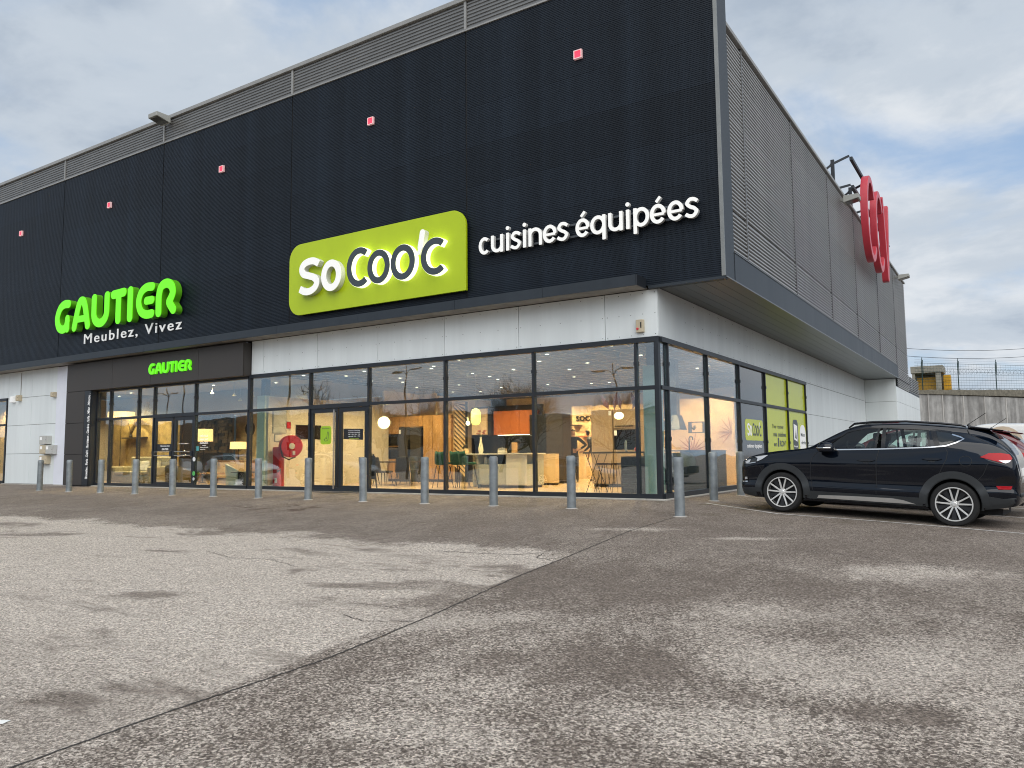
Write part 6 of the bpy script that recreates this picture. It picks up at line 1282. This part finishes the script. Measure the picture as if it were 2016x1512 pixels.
# fence on the wall
M_FGRN = mat('fence_green', (.02, .05, .045), .5, .3)
fe = thing('wire_fence', along(0, .05, 5.7), 'green wire mesh fence with barbed wire on the retaining wall', 'fence'); ps = [.25, 4.7, 9.7, 14.7]
for s in ps:
    zb = 5.66+.027*s; MB().bar(along(s, .08, zb-.3), along(s, .08, zb+2.25), .07).bar(along(s, .08, zb+2.2), along(s+.05, .10, zb+2.6), .05).build('post', M_FGRN, fe); MB().bar(along(s+.14, .08, zb+1.3), along(s+.14, .08, zb+2.4), .05).build('post_bracket', M_FGRN, fe)
for a, b_ in zip([-.6]+ps, ps+[18.5]):
    b = MB(); za = 5.68+.027*a; zb = 5.68+.027*b_
    for k in range(10): b.tube([along(a, .08, za+.15+.22*k), along(b_, .08, zb+.15+.22*k)], .009 if k % 3 else .013, 4, False)
    for k in range(int((b_-a)/.35)):
        s = a+.35*(k+1); b.tube([along(s, .08, 5.68+.027*s+.1), along(s, .08, 5.68+.027*s+2.15)], .0045, 3, False)
    tag(b.build('mesh_panel', M_FGRN, fe), kind='stuff')
    w = MB(); L_ = []
    for k in range(int((b_-a)*14)):
        s = a+k/14; L_.append(along(s, .08+.22*math.sin(k*.9), 5.68+.027*s+1.55+.24*math.cos(k*.9)+rnd.uniform(-.03, .03)))
    if len(L_) > 2: w.tube(L_, .008, 4, False)
    for j in range(3): w.tube([along(a, .10, za+2.25+.15*j), along(b_, .10, zb+2.25+.15*j)], .006, 3, False)
    tag(w.build('barbed_wire', mat('galv_wire', (.16, .18, .2), .5, .5), fe), kind='stuff')
# shed behind the fence, with two yellow containers
sh_ = thing('concrete_shed', (-.6, 70, 5.5), 'small grey concrete shelter above the retaining wall', 'shed'); M_SHC = mat('shed_concrete', (.30, .28, .23), .9, var=.2)
parts(sh_, [('roof', M_SHC, (-2.2, .55, 68.8, 72, 8.35, 9.0)), ('pillar', M_SHC, (-.1, .35, 68.9, 69.3, 5.4, 8.35)), ('pillar', M_SHC, (-2.1, -1.85, 68.9, 69.3, 5.4, 8.35)), ('rear_wall', M_SHC, (-2.2, .4, 71.8, 72, 5.4, 8.35))], .01)
M_YEL = mat('ochre_container', (.42, .23, .02), .6, var=.12); M_YEL2 = mat('yellow_container', (.62, .33, .01), .5, var=.06)
for nm, x0, x1, y0, zt, m, lb in (('container', -1.75, -.15, 69.6, 7.95, M_YEL, 'ochre container standing inside the concrete shelter'), ('container', .45, 1.05, 70.2, 8.15, M_YEL2, 'bright yellow container right of the concrete shelter')):
    t = thing(nm, ((x0+x1)/2, y0+.6, 5.5), lb, 'container'); boxo('box_body', m, (x0, x1, y0, y0+1.3, 5.4, zt), t, .02)
    for k in range(5): boxo('rib', m, (x0-.01, x1+.01, y0-.03, y0, 5.9+.42*k, 5.95+.42*k), t)
t = thing('louvre_screen', (1.3, 34, 4.05), 'grey horizontal slat screen at the far end of the building', 'screen')
for k in range(9): MB().bar((1.30, 31.9, 4.18+.098*k), (1.36, 36.6, 4.18+.098*k), .05, .055).build('slat', M_GREY, t)
for y in (32, 33.5, 35, 36.5): MB().bar((1.27, y, 4.0), (1.27, y, 5.05), .07).build('post', M_BLACK2, t)
boxo('base_beam', M_BLACK2, (1.1, 1.39, 31.8, 36.6, 4.045, 4.14), t)
for i, (za, zb) in enumerate(((15.4, 14.95), (14.35, 13.8))):
    L_ = [(-12+26*k/20, 103+15*k/20, za+(zb-za)*k/20-.9*math.sin(math.pi*k/20)+.5) for k in range(21)]
    t = MB().tube(L_, .03, 5, False).build('overhead_cable', M_BLK); tag(t, ['upper overhead cable with marker bumps crossing the sky', 'lower overhead cable crossing the sky above the fence'][i], 'cable')
# white van
VAN = Loft([(2.48, .45, .60, .75, .56, .85, .45, .90, .94), (2.42, .34, .78, .80, .74, .92, .60, 1.0, 1.04), (2.2, .28, .90, .85, .86, 1.0, .70, 1.12, 1.16), (1.85, .27, .95, .9, .92, 1.05, .78, 1.22, 1.28), (1.55, .27, .965, .95, .935, 1.10, .80, 1.45, 1.52), (1.2, .27, .97, 1.0, .94, 1.12, .80, 1.74, 1.82), (.95, .27, .97, 1.0, .945, 1.13, .80, 1.84, 1.92),
 (.6, .27, .97, 1.0, .945, 1.14, .80, 1.88, 1.96), (-.6, .27, .97, 1.0, .945, 1.14, .80, 1.89, 1.97), (-2.0, .28, .97, 1.0, .945, 1.14, .79, 1.87, 1.95), (-2.38, .32, .965, 1.0, .94, 1.14, .78, 1.85, 1.92), (-2.46, .36, .94, .98, .92, 1.12, .75, 1.80, 1.86), (-2.5, .45, .85, .9, .83, 1.05, .66, 1.65, 1.70)])
M_VANW = mat('white_van_paint', (.70, .70, .68), .3, coat=.8, var=.03)
vn = thing('parked_van', (0, 0, 0), 'white panel van with brown lettering parked behind the cars', 'van'); W0 = dict(world=False)
vb = VAN.mesh(60).build('body', M_VANW, vn, smooth=True, **W0); vb.data.materials.append(M_CABIN); cut = []
for x in (1.5, -1.5):
    for sd in (1, -1): cut.append(MB().lathe([(.37, sd*.6), (.37, sd*1.2)], (x, 0, .36), 32, 'y').build('cutter', M_CABIN, **W0))
boolean(vb, cut); vb.modifiers.new('edges', 'EDGE_SPLIT').split_angle = R(42)
for sd in (1, -1):
    VAN.patch([(1.62, 1.16), (1.30, 1.62), (.72, 1.70), (.72, 1.16)], .004, .012, sd).build('side_window', M_TINT, vn, smooth='auto', **W0); VAN.strip([(.66, 1.8), (.66, .4)], .01, .002, .006, sd).build('door_seam', M_JOINT, vn, **W0); VAN.strip([(.60, 1.45), (-2.3, 1.45)], .012, .003, .006, sd).build('slide_rail', M_GBOX, vn, **W0)
    VAN.strip([(1.1, .42), (-1.1, .42)], .16, .012, .03, sd).build('rub_strip', M_CLAD, vn, **W0); VAN.patch([(2.40, .86), (2.05, 1.04), (1.9, 1.0), (2.3, .80)], .006, .012, sd).build('headlight', M_LENSW, vn, smooth='auto', **W0); VAN.patch([(-2.40, 1.5), (-2.47, 1.45), (-2.47, .95), (-2.40, .95)], .006, .012, sd).build('tail_light', M_TAIL, vn, smooth='auto', **W0)
    m_ = MB().box(1.42, 1.62, *sorted((sd*1.0, sd*1.16)), 1.12, 1.38).build('door_mirror', M_GLOSS, vn, .03, **W0)
    wheel_parts(vn, 1.5, sd*.84, sd); wheel_parts(vn, -1.5, sd*.84, sd)
    A = [(.38+.5*math.cos(R(a)), 1.36+.5*math.sin(R(a))) for a in range(0, 360, 15)]
    VAN.patch(A, .003, .004, sd, rings=10).build('round_print', mat('beige_print', (.50, .40, .29), .5, var=.15, vscale=6), vn, smooth='auto', **W0)
    for k in range(5): VAN.strip([(.1+.13*k, 1.0+.03*k), (.25+.13*k, 1.75-.02*k)], .012, .0045, .004, sd).build('print_line', mat('brown_print', (.32, .16, .09), .5), vn, **W0)
    o = text('DUVAL', .42, mat('brown_print', (.32, .16, .09), .5), 'lettering', None, (0, 0, 0), (90, 0, 180 if sd > 0 else 0), .004, .006); X0 = min(v.co.x for v in o.data.vertices)
    for v in o.data.vertices:
        if sd > 0: v.co.x = v.co.x-.35
        else: v.co.x = v.co.x-2.1
    for v in o.data.vertices: v.co.y += -(sd)*0+sd*(.962); v.co.z += 1.02
    o.parent = vn; o['kind'] = 'stuff'
    o = text('AGENCEMENT', .14, mat('brown_print', (.32, .16, .09), .5), 'lettering', None, (0, 0, 0), (90, 0, 180 if sd > 0 else 0), .004, .002)
    for v in o.data.vertices: v.co.x += -.45 if sd > 0 else -2.0; v.co.y += sd*.972; v.co.z += .86
    o.parent = vn; o['kind'] = 'stuff'
VAN.patch([(1.80, .74), (1.15, .72), (1.12, 0), (1.15, -.72), (1.80, -.74), (1.84, 0)], .004, .012, 1, top=True).build('windscreen', M_TINT, vn, smooth='auto', **W0)
boxo('bumper', M_CLAD, (2.3, 2.52, -.8, .8, .36, .62), vn, .04, **W0); boxo('underbody', M_CABIN, (-2.2, 2.1, -.6, .6, .22, .32), vn, **W0)
pose(vn, (6.15, 11.95, -.26), (-.9985, .04, .040))

# ================================================================ what the glass reflects: the car park and road behind the camera
def pchild(o):
    for c in bpy.data.objects:
        if c.parent == o: yield c
cars = [((-21.0, -11.6), 4, 'silver grey SUV reflected in the kitchen shop door', M_SPAINT), ((-28.5, -12.0), 2, 'white SUV reflected in the furniture shop window', mat('white_car_paint', (.6, .6, .6), .3, coat=1.)), ((-13.6, -21.5), -3, 'grey SUV reflected low in the kitchen window', mat('mid_grey_paint', (.08, .085, .09), .3, .3, coat=1.)), ((-6.5, -22.5), 183, 'black SUV reflected behind the bar stools', M_PAINT), ((16.5, -1.5), 1, 'white SUV reflected in the side glazing', mat('white_car_paint', (.6, .6, .6), .3)), ((-36.5, -13), 181, 'grey SUV reflected by the leftmost bollards', M_SPAINT)]
for (x, y), a, lb, m in cars:
    c = copy_tree(suv); c.rotation_euler = (0, 0, R(a)); c.location = (x, y, g_z(x, y)+.005); tag(c, lb, 'car', 'cars reflected in the shop windows'); repaint(c, m)
M_POLE = mat('lamp_post_steel', (.05, .055, .06), .45, .5)
def lamp_post(x, y, rz, label):
    z = g_z(x, y); t = thing('street_lamp', (x, y, z), label, 'street lamp', 'street lamps on the car park', rz)
    MB().tube([(0, 0, 0), (0, 0, 4), (0, 0, 8.9)], [.11, .09, .05], 10).build('pole', M_POLE, t, smooth='auto', world=False)
    for s in (-1, 1):
        MB().tube([(0, 0, 7.9), (s*.5, 0, 8.35), (s*1.2, 0, 8.5), (s*1.7, 0, 8.45)], [.035, .035, .03, .03], 8).build('arm', M_POLE, t, smooth=True, world=False)
        MB().hexa([(s*1.5, -.16, 8.38), (s*2.4, -.13, 8.34), (s*2.4, .13, 8.34), (s*1.5, .16, 8.38), (s*1.5, -.14, 8.5), (s*2.4, -.08, 8.42), (s*2.4, .08, 8.42), (s*1.5, .14, 8.5)]).build('lantern', M_POLE, t, .02, world=False)
for i, (x, y, a) in enumerate(((-33.7, -31.4, 25), (-41.8, -26.9, 20), (-20.0, -39.8, 30), (-66.9, -32.7, 10), (-56.5, -27.7, 15), (9, -34, 40))): lamp_post(x, y, R(a), ['street lamp reflected above the oak cabinets', 'street lamp reflected left of the kitchen door', 'street lamp reflected by the corner pane', 'street lamp reflected at the far left pane', 'street lamp reflected above the furniture door', 'street lamp behind the photographer'][i])
M_BARK = mat('bare_bark', (.045, .036, .028), .9, var=.3)
def bare_tree(seed, h):
    rnd = random.Random(seed); tk = MB(); cr = MB()
    def grow(p, d, l, r_, lev):
        n = 4; P = [p]; q = p.copy(); dd = d.copy()
        for i in range(n):
            dd = (dd+Vector((rnd.uniform(-1, 1), rnd.uniform(-1, 1), rnd.uniform(-.2, .6)))*.16).normalized(); q = q+dd*l/n; P.append(q.copy())
        (tk if lev == 0 else cr).tube(P, [r_*(1-.55*i/n) for i in range(n+1)], 6 if lev < 2 else 3, False)
        if lev >= 4: return
        for k in range((7, 6, 5, 4)[lev]):
            i = rnd.randint(1 if lev else 2, n); a = rnd.uniform(0, 6.28); sp = rnd.uniform(.45, .95)
            u = dd.orthogonal().normalized(); v = dd.cross(u); nd = (dd*math.cos(sp)+(u*math.cos(a)+v*math.sin(a))*math.sin(sp)+Vector((0, 0, .18))).normalized()
            grow(P[i], nd, l*rnd.uniform(.55, .8), max(.012, r_*.48), lev+1)
    grow(Vector((0, 0, 0)), Vector((0, 0, 1)), h*.42, .16, 0); return tk, cr
protos = []
for seed in (1, 2, 3):
    tk, cr = bare_tree(seed, 8.5); protos.append((tk.mesh('trunk'), cr.mesh('crown')))
rnd = random.Random(21); tp = [(-33, -50), (-41, -42), (-49, -44), (-82, -38), (-26, -52), (-19, -56), (-60, -46), (-11, -58), (-70, -44), (-37, -56), (-4, -50), (-54, -52), (22, 18), (24, 30), (-30, -44), (8, -62), (-45, -50), (-23, -46), (-15, -50), (-64, -52), (-75, -50), (-52, -40), (-35, -47), (2, -56)]
for i, (x, y) in enumerate(tp):
    t = thing('bare_tree', (x, y, g_z(x, y)-.05), 'bare winter tree beyond the car park, seen mirrored in the glass', 'tree', 'bare trees reflected in the shop windows', rnd.uniform(0, 6)); s = rnd.uniform(.85, 1.2); t.scale = (s, s, s)
    for me, n_ in zip(protos[i % 3], ('trunk', 'crown')):
        if not me.materials: me.materials.append(M_BARK)
        o = bpy.data.objects.new(n_, me); COL.objects.link(o); o.parent = t
wh = thing('warehouse', (-50, -75, -.8), 'long pale warehouse beyond the car park, seen mirrored in the glass', 'building'); parts(wh, [('wall', mat('pale_metal', (.30, .31, .31), .5, var=.1), (-95, -30, -90, -70, -.8, 5.2)), ('roof', M_GREY, (-95.5, -29.5, -90.5, -69.5, 5.2, 5.7)), ('door', M_FRAME, (-60, -55, -70, -69.9, -.8, 3.2))], .02)
for k in range(6): boxo('window', M_OVEN, (-92+k*5, -89+k*5, -70, -69.95, 2, 3.5), wh)
wh2 = thing('warehouse', (18, -80, -.8), 'dark warehouse beyond the car park, mirrored in corner panes', 'building'); parts(wh2, [('wall', mat('dark_metal', (.08, .085, .09), .5, var=.1), (-14, 50, -95, -78, -.8, 6)), ('roof', M_GREY, (-14.5, 50.5, -95.5, -77.5, 6, 6.4))], .02)
hl = MB(); rnd = random.Random(5); n = 72
for i in range(n):
    a = 2*math.pi*i/n
    if 40 < math.degrees(a) < 140: hz_ = -1.5
    else: hz_ = 7.5+2*math.sin(a*3+1)+1.5*math.sin(a*7)+rnd.uniform(-.8, .8)
    hl.v += [(112*math.cos(a), 112*math.sin(a), -2), (128*math.cos(a), 128*math.sin(a), hz_), (300*math.cos(a), 300*math.sin(a), hz_*1.3)]
hl.f = [(i*3+k, (i*3+3) % (3*n)+k, (i*3+3) % (3*n)+k+1, i*3+k+1) for i in range(n) for k in (0, 1)]
tag(hl.build('unseen_hills', mat('unseen_dark_hill', (.018, .02, .018), .95, var=.4, vscale=.15), None, smooth=True), kind='structure')  # unseen hills, raised and kept dark to darken the reflections in the glass
rw2 = thing('retaining_wall', (27, 30, -1), 'concrete bank wall right of the car park, mirrored in side glazing', 'wall')
for k in range(24): boxo('concrete_panel', M_OLDC, (27, 27.3, -4+3*k+.02, -4+3*k+2.98, -1.2, 3.2), rw2)
boxo('coping', M_CAPC, (26.9, 27.5, -4, 68, 3.2, 3.5), rw2)
